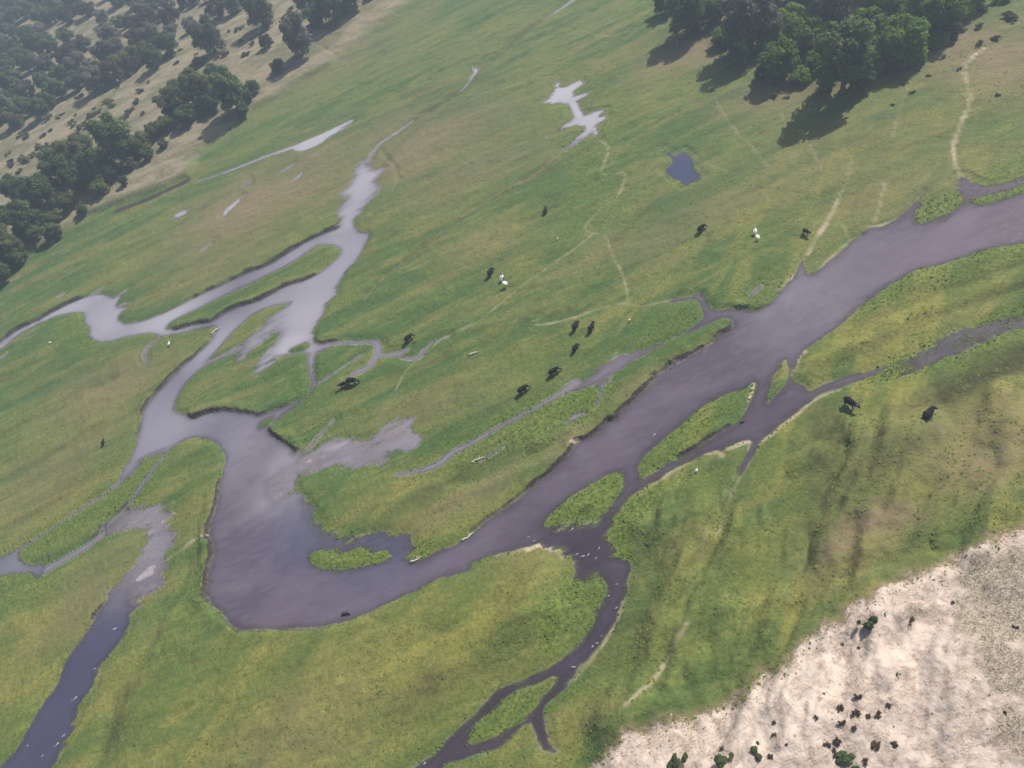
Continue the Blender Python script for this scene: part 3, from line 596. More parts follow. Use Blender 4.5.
set_attr(me, 'litter', litter); set_attr(me, 'warm', FA['warm']); set_attr(me, 'downslope', sstep(150, 60, ALL[:, 1]) * sstep(-10, 25, ALL[:, 0]) * .95 + sstep(110, 70, ALL[:, 1]) * sstep(5, -20, ALL[:, 0]) * .55); set_attr(me, 'silt_sheen', bed)
me.polygons.foreach_set('use_smooth', np.ones(len(me.polygons), bool))
bpy.context.view_layer.update()
from mathutils.bvhtree import BVHTree
GTREE = BVHTree.FromObject(ground, bpy.context.evaluated_depsgraph_get())

# ---------------------------------------------------------------- water surfaces (level 0): river, pools, streams
wet = FA['h'] < .03
fw = (wet[faces].any(1)) & (FA['d'][faces].min(1) < 3.0)
bodyv = np.where(FA['stream'], -1, FA['body'])
fb = bodyv[faces].max(1); fb = np.where((bodyv[faces] == -1).all(1), -1, fb); fb = np.where((fb == -1), -1, fb)
def water_obj(name, sel):
    f = faces[sel]
    if not len(f): return None
    u, inv = np.unique(f, return_inverse=True); f = inv.reshape(-1, 4)
    ob = mesh_from(name, np.column_stack([ALL[u], np.zeros(len(u))]), f, M_WATER, 'structure')
    set_attr(ob.data, 'depth', np.maximum(0, -FA['h'][u])); set_attr(ob.data, 'silt_sheen', silt_sheen_w[u]); set_attr(ob.data, 'clear', sky_blue_w[u]); set_attr(ob.data, 'peat', peat_w[u])
    return ob
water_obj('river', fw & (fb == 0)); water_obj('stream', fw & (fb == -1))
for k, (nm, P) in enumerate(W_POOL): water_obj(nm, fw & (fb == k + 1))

# ---------------------------------------------------------------- things: helpers
def tag(o, label, cat, group=None):
    o['label'] = label; o['category'] = cat
    if group: o['group'] = group
    return o
def empty(name, loc, rz=0.0, sc=1.0):
    o = bpy.data.objects.new(name, None); C.objects.link(o); o.empty_display_size = .3
    o.location = loc; o.rotation_euler = (0, 0, rz); o.scale = (sc, sc, sc) if not isinstance(sc, tuple) else sc
    return o
def child(name, me, parent):
    o = bpy.data.objects.new(name, me); C.objects.link(o); o.parent = parent; return o
def tube(bm, pts, rad, n=7):
    rings = []
    pts = [Vector(p) for p in pts]
    for i, p in enumerate(pts):
        tdir = (pts[min(i + 1, len(pts) - 1)] - pts[max(i - 1, 0)]).normalized()
        ax = tdir.orthogonal().normalized() if abs(tdir.z) < .95 else Vector((1, 0, 0))
        ay = tdir.cross(ax).normalized(); ax = ay.cross(tdir)
        rings.append([bm.verts.new(p + (ax * math.cos(k * 2 * math.pi / n) + ay * math.sin(k * 2 * math.pi / n)) * rad[i]) for k in range(n)])
    for a, b in zip(rings[:-1], rings[1:]):
        for k in range(n): bm.faces.new((a[k], a[(k + 1) % n], b[(k + 1) % n], b[k]))
    bm.faces.new(rings[0][::-1]); bm.faces.new(rings[-1])
def bm_mesh(name, bm, mat, sm=True):
    bmesh.ops.recalc_face_normals(bm, faces=bm.faces)
    me = bpy.data.meshes.new(name); bm.to_mesh(me); bm.free(); me.materials.append(mat)
    if sm: me.polygons.foreach_set('use_smooth', np.ones(len(me.polygons), bool))
    return me

# ---------------------------------------------------------------- grass: single tussocks, too many to count
M_TUFT = None
def tuft_material():
    mt, nt, out = new_mat('tussock_grass')
    tn = attr(nt, 'tone').outputs['Fac']; rd = attr(nt, 'lush').outputs['Fac']
    c = mixc(nt, maprange(nt, tn, 0, 1, 0, 1, False), (.084, .112, .030), (.142, .146, .042))
    c = mixc(nt, rd, c, mixc(nt, tn, (.062, .102, .024), (.120, .155, .034)))
    d = N(nt, 'ShaderNodeBsdfDiffuse'); nt.links.new(c, d.inputs[0])
    nt.links.new(d.outputs[0], out.inputs[0]); return mt
def tufts(name, pts, rad, hgt, tone, lush, n=5):
    k = len(pts); ang = rng.uniform(0, 6.28, k)
    V = np.zeros((k, n + 1, 3)); T = np.zeros((k, n, 3), int)
    for j in range(n):
        a = ang + j * 2 * math.pi / n; r = rad * rng.uniform(.55, 1.25, k)
        V[:, j, 0] = pts[:, 0] + np.cos(a) * r * 1.25; V[:, j, 1] = pts[:, 1] + np.sin(a) * r; V[:, j, 2] = pts[:, 2] - .04
        T[:, j] = np.stack([np.arange(k) * (n + 1) + j, np.arange(k) * (n + 1) + (j + 1) % n, np.arange(k) * (n + 1) + n], 1)
    V[:, n, 0] = pts[:, 0] + rng.normal(0, .3, k) * rad; V[:, n, 1] = pts[:, 1] + rng.normal(0, .3, k) * rad; V[:, n, 2] = pts[:, 2] + hgt
    ob = mesh_from(name, V.reshape(-1, 3), T.reshape(-1, 3), M_TUFT, 'stuff')
    set_attr(ob.data, 'tone', np.repeat(tone, n + 1)); set_attr(ob.data, 'lush', np.repeat(lush, n + 1))
    ob.data.polygons.foreach_set('use_smooth', np.ones(len(ob.data.polygons), bool))
    return ob
M_TUFT = tuft_material()
def lookup(ss, tt):
    """cover masks and height of the fine patch at the parameters (s, t)"""
    u = ss * NS; v = tt ** (1 / 1.25) * MT_
    i = np.rint(v).astype(int).clip(0, MT_) * (NS + 1) + np.rint(u).astype(int).clip(0, NS)
    L = {a: b[i] for a, b in FQ.items()}
    u0 = np.floor(u).astype(int).clip(0, NS - 1); v0_ = np.floor(v).astype(int).clip(0, MT_ - 1); fu, fv = u - u0, v - v0_
    hh = FQ['h'].reshape(MT_ + 1, NS + 1)
    L['h'] = (hh[v0_, u0] * (1 - fu) + hh[v0_, u0 + 1] * fu) * (1 - fv) + (hh[v0_ + 1, u0] * (1 - fu) + hh[v0_ + 1, u0 + 1] * fu) * fv
    return L
NT = 300000
ss = rng.uniform(0, 1, NT); tt = rng.uniform(0, 1, NT) ** 1.1
qp = ((cBL * (1 - ss[:, None]) + cBR * ss[:, None]) * (1 - tt[:, None]) + (cTL * (1 - ss[:, None]) + cTR * ss[:, None]) * tt[:, None])
far_ = np.hypot(qp[:, 0], qp[:, 1])
clump = fbm(qp[:, 0] * .16, qp[:, 1] * .3, 130, 4)
keep0 = (far_ < 330) & (rng.uniform(0, 1, NT) < .30 + .9 * clump)
qp = qp[keep0]; Ft = lookup(ss[keep0], tt[keep0])
pr = np.where(Ft['d'] > .5, 1.0, 0) * (1 - Ft['sand']) * (1 - Ft['trail']) * (1 - Ft['mud']) * (1 - .6 * Ft['wood'])
k = rng.uniform(0, 1, len(qp)) < pr
qp = qp[k]; ft = {a: b[k] for a, b in Ft.items()}
sz = rng.uniform(.10, .30, len(qp))
tone = np.clip(rng.normal(.42, .17, len(qp)) + .5 * fbm(qp[:, 0] * .1, qp[:, 1] * .1, 140, 2), 0, 1)
grass = tufts('grass', np.column_stack([qp, ft['h']]), sz, sz * rng.uniform(.25, .6, len(qp)), tone, np.clip(ft['reed'], 0, 1))
tag(grass, 'low green and yellowish tussock grass covering the floodplain meadow', 'grass')
# reeds and floating grass along soaked margins
NR = 420000
ss = rng.uniform(0, 1, NR); tt = rng.uniform(0, .75, NR)
qr = ((cBL * (1 - ss[:, None]) + cBR * ss[:, None]) * (1 - tt[:, None]) + (cTL * (1 - ss[:, None]) + cTR * ss[:, None]) * tt[:, None])
Fr = lookup(ss, tt)
k = (Fr['reed'] > .3) & (Fr['d'] > -1.4) & (Fr['d'] < 5) & (Fr['h'] > -.3) & (rng.uniform(0, 1, NR) < Fr['reed'] * np.where(Fr['d'] < 0, .40, .22 + .2 * vnoise(qr[:, 0] * .3, qr[:, 1] * .3, 232)))
k &= np.hypot(qr[:, 0], qr[:, 1]) < 170
k |= (Fr['d'] > -.5) & (Fr['d'] < .5) & (Fr['mud'] < .4) & (rng.uniform(0, 1, NR) < .30 * sstep(-.25, .35, vnoise(qr[:, 0] * .2, qr[:, 1] * .2, 230)))
qr = qr[k]; hr = np.maximum(Fr['h'][k], -.25); sr = rng.uniform(.09, .24, len(qr))
reeds = tufts('reeds', np.column_stack([qr, hr]), sr, sr * rng.uniform(.5, 1.1, len(qr)) + .08, np.clip(rng.normal(.4, .3, len(qr)), 0, 1), np.ones(len(qr)))
tag(reeds, 'bright green reeds and water grass fringing the channels', 'reeds')
# dry tufts and litter thinning out from the meadow onto the sand
ND = 60000
ss = rng.uniform(.45, 1, ND); tt = rng.uniform(0, .3, ND)
qd = ((cBL * (1 - ss[:, None]) + cBR * ss[:, None]) * (1 - tt[:, None]) + (cTL * (1 - ss[:, None]) + cTR * ss[:, None]) * tt[:, None])
Fd = lookup(ss, tt); li = litter[(np.rint(tt ** .8 * MT_).astype(int) * (NS + 1) + np.rint(ss * NS).astype(int)).clip(0, len(Q) - 1)]
k = (Fd['sand'] > .25) & (rng.uniform(0, 1, ND) < .55 * sstep(-3.5, .5, Fd['sandd']) + .30 * li + .10 * sstep(.1, .5, fbm(qd[:, 0] * .3, qd[:, 1] * .3, 240, 3)))
qd = qd[k]; sd_ = rng.uniform(.05, .17, len(qd))
M_TUFT = simple_mat('dry_grass_blades', (.13, .105, .062), (.26, .21, .135), 1.2, .9, 0, .1)
dry = tufts('dry_grass', np.column_stack([qd, Fd['h'][k]]), sd_, sd_ * rng.uniform(.5, 1.0, len(qd)), np.zeros(len(qd)), np.zeros(len(qd)))
tag(dry, 'thin dry grass tufts and litter strewn over the pale sand', 'dry grass')

# ---------------------------------------------------------------- trees
M_BARK = simple_mat('bark', (.10, .075, .055), (.19, .155, .125), 4.0, .9, .6)
LEAF = {
 'dark':  leaf_mat('dark_foliage', (.058, .092, .042), (.150, .198, .076), (.104, .134, .064)),
 'green': leaf_mat('green_foliage', (.080, .150, .030), (.210, .300, .062), (.140, .200, .050)),
 'grey':  leaf_mat('grey_foliage', (.090, .102, .076), (.200, .204, .155), (.160, .140, .115)),
 'olive': leaf_mat('olive_foliage', (.070, .088, .034), (.175, .188, .068), (.115, .120, .056)),
 'brown': leaf_mat('brown_foliage', (.062, .043, .034), (.130, .092, .070), (.090, .066, .052)),
}
def leaves(rs, lobes, count, size, mat, name):
    """many small leaf sprays spread through the lobes of a crown"""
    w = np.array([l[3] ** 2.2 for l in lobes]); w /= w.sum()
    pick = rs.choice(len(lobes), count, p=w)
    Lc = np.array([l[:3] for l in lobes])[pick]; Lr = np.array([l[3] for l in lobes])[pick]
    dv = rs.normal(size=(count, 3)); dv /= np.linalg.norm(dv, axis=1)[:, None]
    dv[:, 2] = np.where(rs.uniform(size=count) < .55, np.abs(dv[:, 2]), dv[:, 2])
    rr = Lr * (rs.uniform(.25, 1.0, count) ** .35) * (1 + .13 * rs.normal(size=count).clip(-1, 1.4))
    pos = Lc + dv * rr[:, None] * np.array([1, 1, .82])
    nrm = dv * 1.0 + rs.normal(size=(count, 3)) * .38; nrm[:, 2] += .45; nrm /= np.linalg.norm(nrm, axis=1)[:, None]
    up = rs.normal(size=(count, 3)); a = np.cross(nrm, up); a /= np.linalg.norm(a, axis=1)[:, None]; b = np.cross(nrm, a)
    sz = size * rs.uniform(.55, 1.35, count)
    V = np.zeros((count, 5, 3))
    for j in range(5):
        th = j * 2 * math.pi / 5; q = sz * rs.uniform(.55, 1.2, count)
        V[:, j] = pos + a * (np.cos(th) * q)[:, None] + b * (np.sin(th) * q * .8)[:, None] + nrm * (sz * rs.normal(0, .18, count))[:, None]
    F = np.arange(count * 5).reshape(count, 5)
    me = bpy.data.meshes.new(name)
    me.vertices.add(count * 5); me.vertices.foreach_set('co', V.astype(np.float32).ravel())
    me.loops.add(count * 5); me.loops.foreach_set('vertex_index', F.astype(np.int32).ravel())
    me.polygons.add(count); me.polygons.foreach_set('loop_start', np.arange(0, count * 5, 5, dtype=np.int32)); me.update(calc_edges=True)
    lobetone = rs.uniform(0, 1, len(lobes))[pick]
    set_attr(me, 'tone', np.repeat(np.clip(.55 * lobetone + .45 * rs.uniform(size=count), 0, 1), 5)); me.materials.append(mat)
    return me
def tree_proto(seed, kind, width, height, nlobes, count, size, low=.3, multi=1):
    rs = np.random.default_rng(seed); lobes = []
    R = width / 2
    for i in range(nlobes):
        u = (i + .5) / nlobes; a = i * 2.4 + rs.uniform(-.6, .6)
        zf = low + .14 + (1 - low - .14) * .78 * u ** .9                         # from the skirt to the top
        env = math.sqrt(max(.02, 1 - ((zf - .42) / .60) ** 2)) if zf > .42 else .80 + .20 * zf / .42
        q = R * .70 * env * math.sqrt(rs.uniform(.25, 1.0))
        lobes.append((math.cos(a) * q, math.sin(a) * q, height * zf, R * rs.uniform(.20, .38) * (.85 + .25 * env)))
    crown = leaves(rs, lobes, count, size, LEAF[kind], kind + '_crown')
    bm = bmesh.new(); r0 = width * .035 + .08
    for t_ in range(multi):
        ox, oy = (rs.uniform(-.4, .4) * multi * .4, rs.uniform(-.4, .4) * multi * .4) if multi > 1 else (0, 0)
        topz = height * (low + .18)
        tube(bm, [(ox, oy, -.35), (ox * 1.1, oy * 1.1, height * .06), (ox * 1.3 + .1, oy * 1.3, topz * .6), (ox * 1.6 + .2, oy * 1.6 - .1, topz)], [r0 * 1.5, r0 * 1.05, r0 * .8, r0 * .55])
        for l in lobes[t_::multi][:7]:
            p0 = Vector((ox * 1.4 + .1, oy * 1.4, topz * rs.uniform(.55, .95))); p1 = Vector(l[:3]); mid = p0.lerp(p1, .5) + Vector((rs.uniform(-.4, .4), rs.uniform(-.4, .4), -.3))
            tube(bm, [p0, mid, p1], [r0 * .45, r0 * .28, r0 * .08], 5)
    return crown, bm_mesh(kind + '_trunk', bm, M_BARK), width, height
PROTO = {
 'dark': [tree_proto(1, 'dark', 13, 14, 24, 6200, .34, .0), tree_proto(2, 'dark', 11, 13, 20, 5600, .34, .02)],
 'green': [tree_proto(3, 'green', 11, 8.5, 20, 5400, .32, .0, 3), tree_proto(4, 'green', 12, 9, 26, 6000, .32, .0, 3)],
 'grey': [tree_proto(5, 'grey', 12, 11, 20, 4800, .32, .0, 2), tree_proto(6, 'grey', 10, 9, 18, 4400, .31, .0, 2)],
 'olive': [tree_proto(7, 'olive', 12, 12, 22, 5400, .34, .0), tree_proto(8, 'olive', 11, 9, 20, 5000, .33, .0, 2)],
 'brown': [tree_proto(9, 'brown', 10, 9, 16, 3600, .32, .0, 2)],
}
def px_per_m(p):
    v = np.asarray(p) - np.array([0, 0, HCAM]); return FPX / (v @ FW)
tree_spots = []
def put_tree(px, py, wpx, kind, label, group=None, var=None, hs=1.0, cat='tree'):
    """crown centre seen at a pixel; the trunk stands on the ground under it"""
    pr_ = PROTO[kind]; cr, tk, w, h = pr_[(var if var is not None else len(tree_spots)) % len(pr_)]
    sc = 1.0
    for _ in range(4):
        c = at(px, py, h * sc * hs * .46); sc = wpx / px_per_m(c) / w
    z = ground_z(c[0], c[1])
    rz = rng.uniform(0, 6.28)
    o = empty('tree' if cat == 'tree' else 'bush', (c[0], c[1], z), rz, (sc, sc * rng.uniform(.92, 1.08), sc * hs)); child('crown', cr, o); child('trunk', tk, o)
    tag(o, label, cat, group); tree_spots.append((c[0], c[1], w * sc / 2)); return o
# the near clump at the upper right
for a in [
 (843,58,62,'dark','large dark tree standing out at the front of the upper right wood',1,1.15),
 (779,62,48,'green','bright green bushy tree beside the grey tree at the front of the upper right wood',0,1.0),
 (750,18,62,'grey','large grey green tree left of the bright green bushes in the upper right wood',0,1.2),
 (830,9,50,'grey','greyish tree rising amid the bright green crowns of the upper right wood',1,1.15),
 (686,12,46,'dark','dark tree at the far left end of the upper right wood, casting a long shadow',0,1.05),
 (715,10,34,'green','mid green tree between two dark trees at the left of the upper right wood',0,1.0),
 (740,52,24,'dark','small dark tree with a black lower crown below the big grey tree',1,1.2),
 (803,35,44,'green','bright green tree behind the large dark front tree, left side',1,1.0),
 (900,42,58,'green','wide bright green tree to the right of the large dark front tree',1,1.0),
 (935,14,62,'green','bright green tree at the right end of the upper right wood',0,1.0),
 (884,4,52,'green','leafy green tree at the top edge above the large dark front tree',1,1.05),
 (866,28,40,'green','small bright tree squeezed behind the right shoulder of the large dark tree',0,1.0),
 (826,84,22,'green','low bright bush at the foot of the large dark front tree',0,.8),
 (800,77,24,'green','low green bush between the bushy tree and the large dark front tree',1,.8),
 (892,66,26,'brown','dry brown bush at the right foot of the large dark front tree',0,.7),
 (938,40,26,'green','low green bush at the right lower edge of the upper right wood',1,.7),
 (664,4,26,'olive','small olive tree at the left tip of the upper right wood',1,1.1),
 (700,28,20,'olive','low olive bush in front of the dark trees at the wood\'s left end',1,.8),
 (762,74,18,'olive','low olive bush at the left foot of the bright bushy tree',0,.8)]:
    put_tree(a[0], a[1], a[2], a[3], a[4], 'trees of the upper right wood', a[5], a[6])
for px, py, w, kd in ((722,38,24,'green'),(735,30,22,'olive'),(770,38,30,'green'),(818,62,30,'green'),(862,78,24,'dark'),(876,72,22,'green'),(915,58,24,'green'),(790,20,34,'green'),(905,14,36,'green'),(950,28,26,'olive'),(815,45,28,'olive'),(700,18,24,'green'),(960,8,30,'green')):
    put_tree(px, py, w, kd, 'low leafy bush filling the canopy gaps of the upper right wood', 'bushes within the upper right wood', None, .9, 'bush')
for px, py, w, kd in ((765,-18,56,'green'),(812,-26,58,'green'),(868,-34,58,'green'),(930,-34,60,'green'),(970,-12,46,'green')):
    put_tree(px, py, w, kd, 'tree in the depth of the upper right wood, cut by the top edge', 'trees deep in the upper right wood', None, 1.05)
# the belt along the far edge of the meadow, upper left
for a in [
 (9,250,34,'olive','pale olive tree at the left edge, lowest end of the tree belt',0,1.0), (24,224,34,'dark','dark tree near the left edge above the pale olive tree',1,1.1),
 (45,200,36,'dark','dark spreading tree near the lower left end of the tree belt',0,1.1), (66,182,32,'dark','dark round tree in the middle of the left tree belt',1,1.1), (72,206,24,'olive','low olive tree at the meadow side of the left tree belt',1,.9),
 (78,160,32,'olive','olive tree behind the dark trees of the left belt, towards the dry strip',0,1.0), (98,172,32,'dark','dark tree left of the tallest tree in the left belt',1,1.1), (121,146,40,'dark','tallest dark tree of the left belt',0,1.3),
 (143,152,28,'olive','mid green tree right of the tallest dark tree in the left belt',1,1.0), (104,192,22,'olive','low bush-like tree at the meadow edge below the tallest dark tree',1,.8), (20,196,28,'dark','dark tree at the left edge of the belt facing the dry strip',0,1.0),
 (176,112,30,'olive','olive tree at the left of the three-crowned group on the meadow edge',0,1.0), (202,96,36,'olive','middle olive tree of the three-crowned group on the meadow edge',0,1.15), (230,95,36,'dark','dark olive tree at the right of the three-crowned group on the meadow edge',1,1.15),
 (190,122,22,'dark','low dark tree under the three-crowned group',1,.8), (211,45,36,'grey','round grey tree alone in the dry strip',0,1.1), (204,70,16,'brown','brown low bush below the round grey tree of the dry strip',0,.6),
 (262,18,36,'olive','olive tree near the top edge left of the dark brown tree',0,1.0), (299,42,34,'grey','dark greyish brown tree on the meadow edge near the top',1,1.35), (280,72,18,'olive','small olive bush below the dark greyish brown tree at the meadow edge',1,.8),
 (271,50,15,'brown','small brown tree left of the dark greyish brown tree',0,1.0), (333,12,34,'dark','dark tree by the meadow edge at the top, right end of the belt',0,1.0), (352,-4,34,'dark','dark tree on the top edge where the left belt leaves the picture',1,1.0), (308,6,28,'dark','dark tree at the top edge behind the dark greyish brown tree',0,1.0),
 (160,138,22,'olive','small olive tree linking the tallest dark tree and the three-crowned group',1,.9), (-6,272,30,'dark','dark tree cut by the left edge',0,1.0), (-4,236,34,'dark','dark tree crown half outside the left edge',1,1.0), (243,112,16,'dark','small dark bush at the right foot of the three-crowned group',1,.7)]:
    put_tree(a[0], a[1], a[2], a[3], a[4], 'trees along the far meadow edge', a[5], a[6])
# bushes filling the belt
for px, py, w in ((52,232,22),(36,238,20),(110,160,26),(132,158,24),(170,132,24),(215,108,24),(150,148,24),(90,178,26),(16,256,24),(255,92,18),(182,98,22),(218,82,22),(318,22,22),(40,222,26),(58,222,22),(88,190,18),(118,176,20),(135,170,16),(152,160,15),(84,212,13),(30,240,18),(168,150,12),(128,186,11),(8,222,24),(56,164,22),(92,150,18),(250,100,14),(320,30,16),(345,18,16),(375,-4,18)):
    put_tree(px, py, w, rng.choice(['dark', 'olive']), 'low bush filling the far meadow tree belt ' + ('at its lower left end' if px < 62 else 'around the tallest dark tree' if px < 165 else 'about the three-crowned group' if px < 265 else 'at its upper right end'), 'bushes in the belt along the meadow', None, .75, 'bush')
# the wood beyond the dry strip
def in_poly_px(x, y, P): return bool(inside(np.array([[x, y]], float), np.array(P, float))[0])
REAR = [(-40,178),(-10,140),(45,118),(70,96),(100,88),(128,78),(165,62),(205,24),(240,10),(268,-16),(-40,-26)]
spots = []; tries = 0
while len(spots) < 185 and tries < 9000:
    tries += 1
    x, y = rng.uniform(-40, 262), rng.uniform(-24, 140)
    if not in_poly_px(x, y, REAR): continue
    if abs((y - 74) - (x - 34) * (22 - 74) / (122 - 34)) < 7 and 30 < x < 125: continue
    gap = 9.6 + .03 * y + 14 * max(0, float(fbm(np.array([x * .03]), np.array([y * .05]), 170, 2)[0]) + .1)
    if any((x - a) ** 2 + (y - b) ** 2 < gap ** 2 for a, b in spots): continue
    spots.append((x, y))
for x, y in sorted(spots, key=lambda p: p[1]):
    bl = x < 75 and y > 40
    kd = rng.choice(['dark', 'olive', 'grey'], p=[.5, .25, .25] if bl else [.2, .2, .6])
    if x > 60 and rng.uniform() < .25: kd = 'brown'
    look = {'dark': 'dark green', 'olive': 'olive green', 'grey': 'grey green', 'brown': 'brownish'}[kd]
    strip = np.interp(x, [0, 70, 150, 230, 300], [150, 100, 68, 22, -10]) - y
    zone = ('bordering the dry strip' if strip < 22 else 'at the left picture edge' if x < 30 else 'in the top left corner' if x < 90 and y < 45 else 'along the top picture edge' if y < 22 else 'in the middle of the wood')
    put_tree(x, y, rng.uniform(17, 28) * (.85 + .0022 * y), kd, 'hazy ' + look + ' tree of the far upper left wood, ' + zone, 'rear wood: ' + look + ' trees ' + zone, None, rng.uniform(.75, 1.05))

# ---------------------------------------------------------------- shrubs
def shrub_proto(seed, kind, count=420, size=.13):
    rs = np.random.default_rng(seed); lobes = [(rs.uniform(-.62, .62), rs.uniform(-.6, .6), rs.uniform(.12, .55), rs.uniform(.14, .36)) for _ in range(9)]
    f = leaves(rs, lobes, count, size, LEAF[kind], kind + '_shrub')
    bm = bmesh.new()
    for l in lobes: tube(bm, [(l[0] * .15, l[1] * .15, -.1), (l[0] * .6, l[1] * .6, l[2] * .5), l[:3]], [.035, .025, .008], 5)
    return f, bm_mesh('shrub_stems', bm, M_BARK)
SHRUB = {'brown': [shrub_proto(21, 'brown'), shrub_proto(22, 'brown')], 'dark': [shrub_proto(23, 'dark', 600), shrub_proto(24, 'dark', 600)], 'grey': [shrub_proto(25, 'grey'), shrub_proto(26, 'olive')]}
nsh = 0
def put_shrub(px, py, wpx, kind, label, group=None, hs=.8):
    global nsh
    f, st = SHRUB[kind][nsh % 2]; nsh += 1
    c = at(px, py, 0); z = ground_z(c[0], c[1]); c = at(px, py, z + .2); z = ground_z(c[0], c[1])
    sc = wpx / px_per_m(c) / 1.45 * (.8 if py > 560 else 1.0)
    o = empty('shrub', (c[0], c[1], z), rng.uniform(0, 6.28), (sc * rng.uniform(.95, 1.2), sc * rng.uniform(.6, .95), sc * hs * rng.uniform(.6, .95)))
    child('foliage', f, o); child('stems', st, o); return tag(o, label, 'shrub', group)
put_shrub(868, 623, 19, 'dark', 'dark green shrub on the border of meadow and pale sand', None, 1.1)
put_shrub(847, 761, 24, 'dark', 'green shrub at the bottom edge among the brown tufts on the sand')
put_shrub(724, 765, 26, 'dark', 'low green shrub cut by the bottom edge, right of the other one')
put_shrub(676, 764, 24, 'dark', 'leftmost green shrub on the sand at the bottom edge')
put_shrub(757, 752, 17, 'dark', 'flat dark green shrub above the bottom edge on the sand')
put_shrub(875, 745, 15, 'brown', 'largest brown bush on the sand, right of the green shrub')
put_shrub(910, 620, 14, 'brown', 'low spreading dry bush on the upper part of the sand', None, .4)
put_shrub(897, 675, 7, 'dark', 'single small dark tuft in the middle of the open sand')
for px, py, w in ((859,697,9),(841,708,11),(855,712,10),(868,716,7),(879,714,9),(889,705,8),(843,723,9),(854,728,7)):
    put_shrub(px, py, w, 'brown', 'dark brown tuft in the cluster on the open sand', 'cluster of brown tufts on the sand', 1.0)
for px, py, w in ((816,717,6),(774,723,6),(774,735,7),(722,750,7),(826,744,8),(837,742,11),(835,751,9),(895,745,9),(865,762,9),(770,757,7),(885,615,4),(859,647,4),(842,643,4),(824,694,4),(787,744,4),(953,602,6),(1016,628,7),(1005,712,5)):
    put_shrub(px, py, w, 'brown', 'small brown tuft scattered on the pale sand slope ' + ('near its lower left end' if px < 800 else 'by its upper meadow border' if py < 660 else 'right of the tuft cluster' if px > 880 else 'left of or below the tuft cluster'), 'scattered tufts on the sand')
for px, py, w in ((994,37,8),(979,43,7),(977,28,10),(1010,17,14),(999,95,6),(912,92,6),(892,104,5),(929,75,5),(945,55,7),(960,68,5),(772,95,9),(786,97,6),(965,30,8),(1000,0,16),(985,8,14),(903,84,5),(918,70,6)):
    put_shrub(px, py, w, 'grey', 'small greyish shrub in the grass beside the upper right wood', 'shrubs beside the upper right wood', .9)
for _ in range(95):
    for __ in range(40):
        x, y = rng.uniform(0, 300), rng.uniform(0, 185)
        yl = np.interp(x, [0, 70, 150, 230, 300], [172, 118, 82, 36, 0])
        if abs(y - yl - 6) < 26 and y > 2: break
    kd = 'grey' if rng.uniform() < .6 else 'brown'
    put_shrub(x, y, rng.uniform(4, 12), kd, 'little ' + kd + ' bush in the dry strip between tree belt and rear wood, ' + ('lower left end' if x < 75 else 'middle' if x < 165 else 'upper right end'), 'bushes in the dry strip')

# ---------------------------------------------------------------- buffalo
M_HIDE = simple_mat('black_hide', (.009, .008, .008), (.017, .015, .014), 6.0, .85, .2, .1)
M_HORN = simple_mat('horn', (.09, .08, .07), (.16, .14, .12), 8.0, .5)
M_WHITE = simple_mat('white_plumage', (.74, .73, .70), (.84, .83, .80), 10.0, .7)
M_BEAK = simple_mat('yellow_beak', (.55, .36, .06), (.65, .45, .10), 10.0, .5)
M_LEGB = simple_mat('dark_legs', (.02, .02, .02), (.04, .04, .035), 10.0, .6)
def skinned(name, verts, edges, radii, mat, sub=1):
    me = bpy.data.meshes.new(name + '_skel'); me.from_pydata(verts, edges, [])
    o = bpy.data.objects.new(name + '_skel', me); C.objects.link(o)
    o.modifiers.new('skin', 'SKIN').use_smooth_shade = True
    sv = me.skin_vertices[0].data
    for i, r in enumerate(radii): sv[i].radius = r if isinstance(r, tuple) else (r, r)
    sv[0].use_root = True
    md = o.modifiers.new('sub', 'SUBSURF'); md.levels = sub; md.render_levels = sub
    bpy.context.view_layer.update(); dg = bpy.context.evaluated_depsgraph_get()
    m2 = bpy.data.meshes.new_from_object(o.evaluated_get(dg)); m2.name = name; m2.materials.clear(); m2.materials.append(mat)
    bpy.data.objects.remove(o); return m2
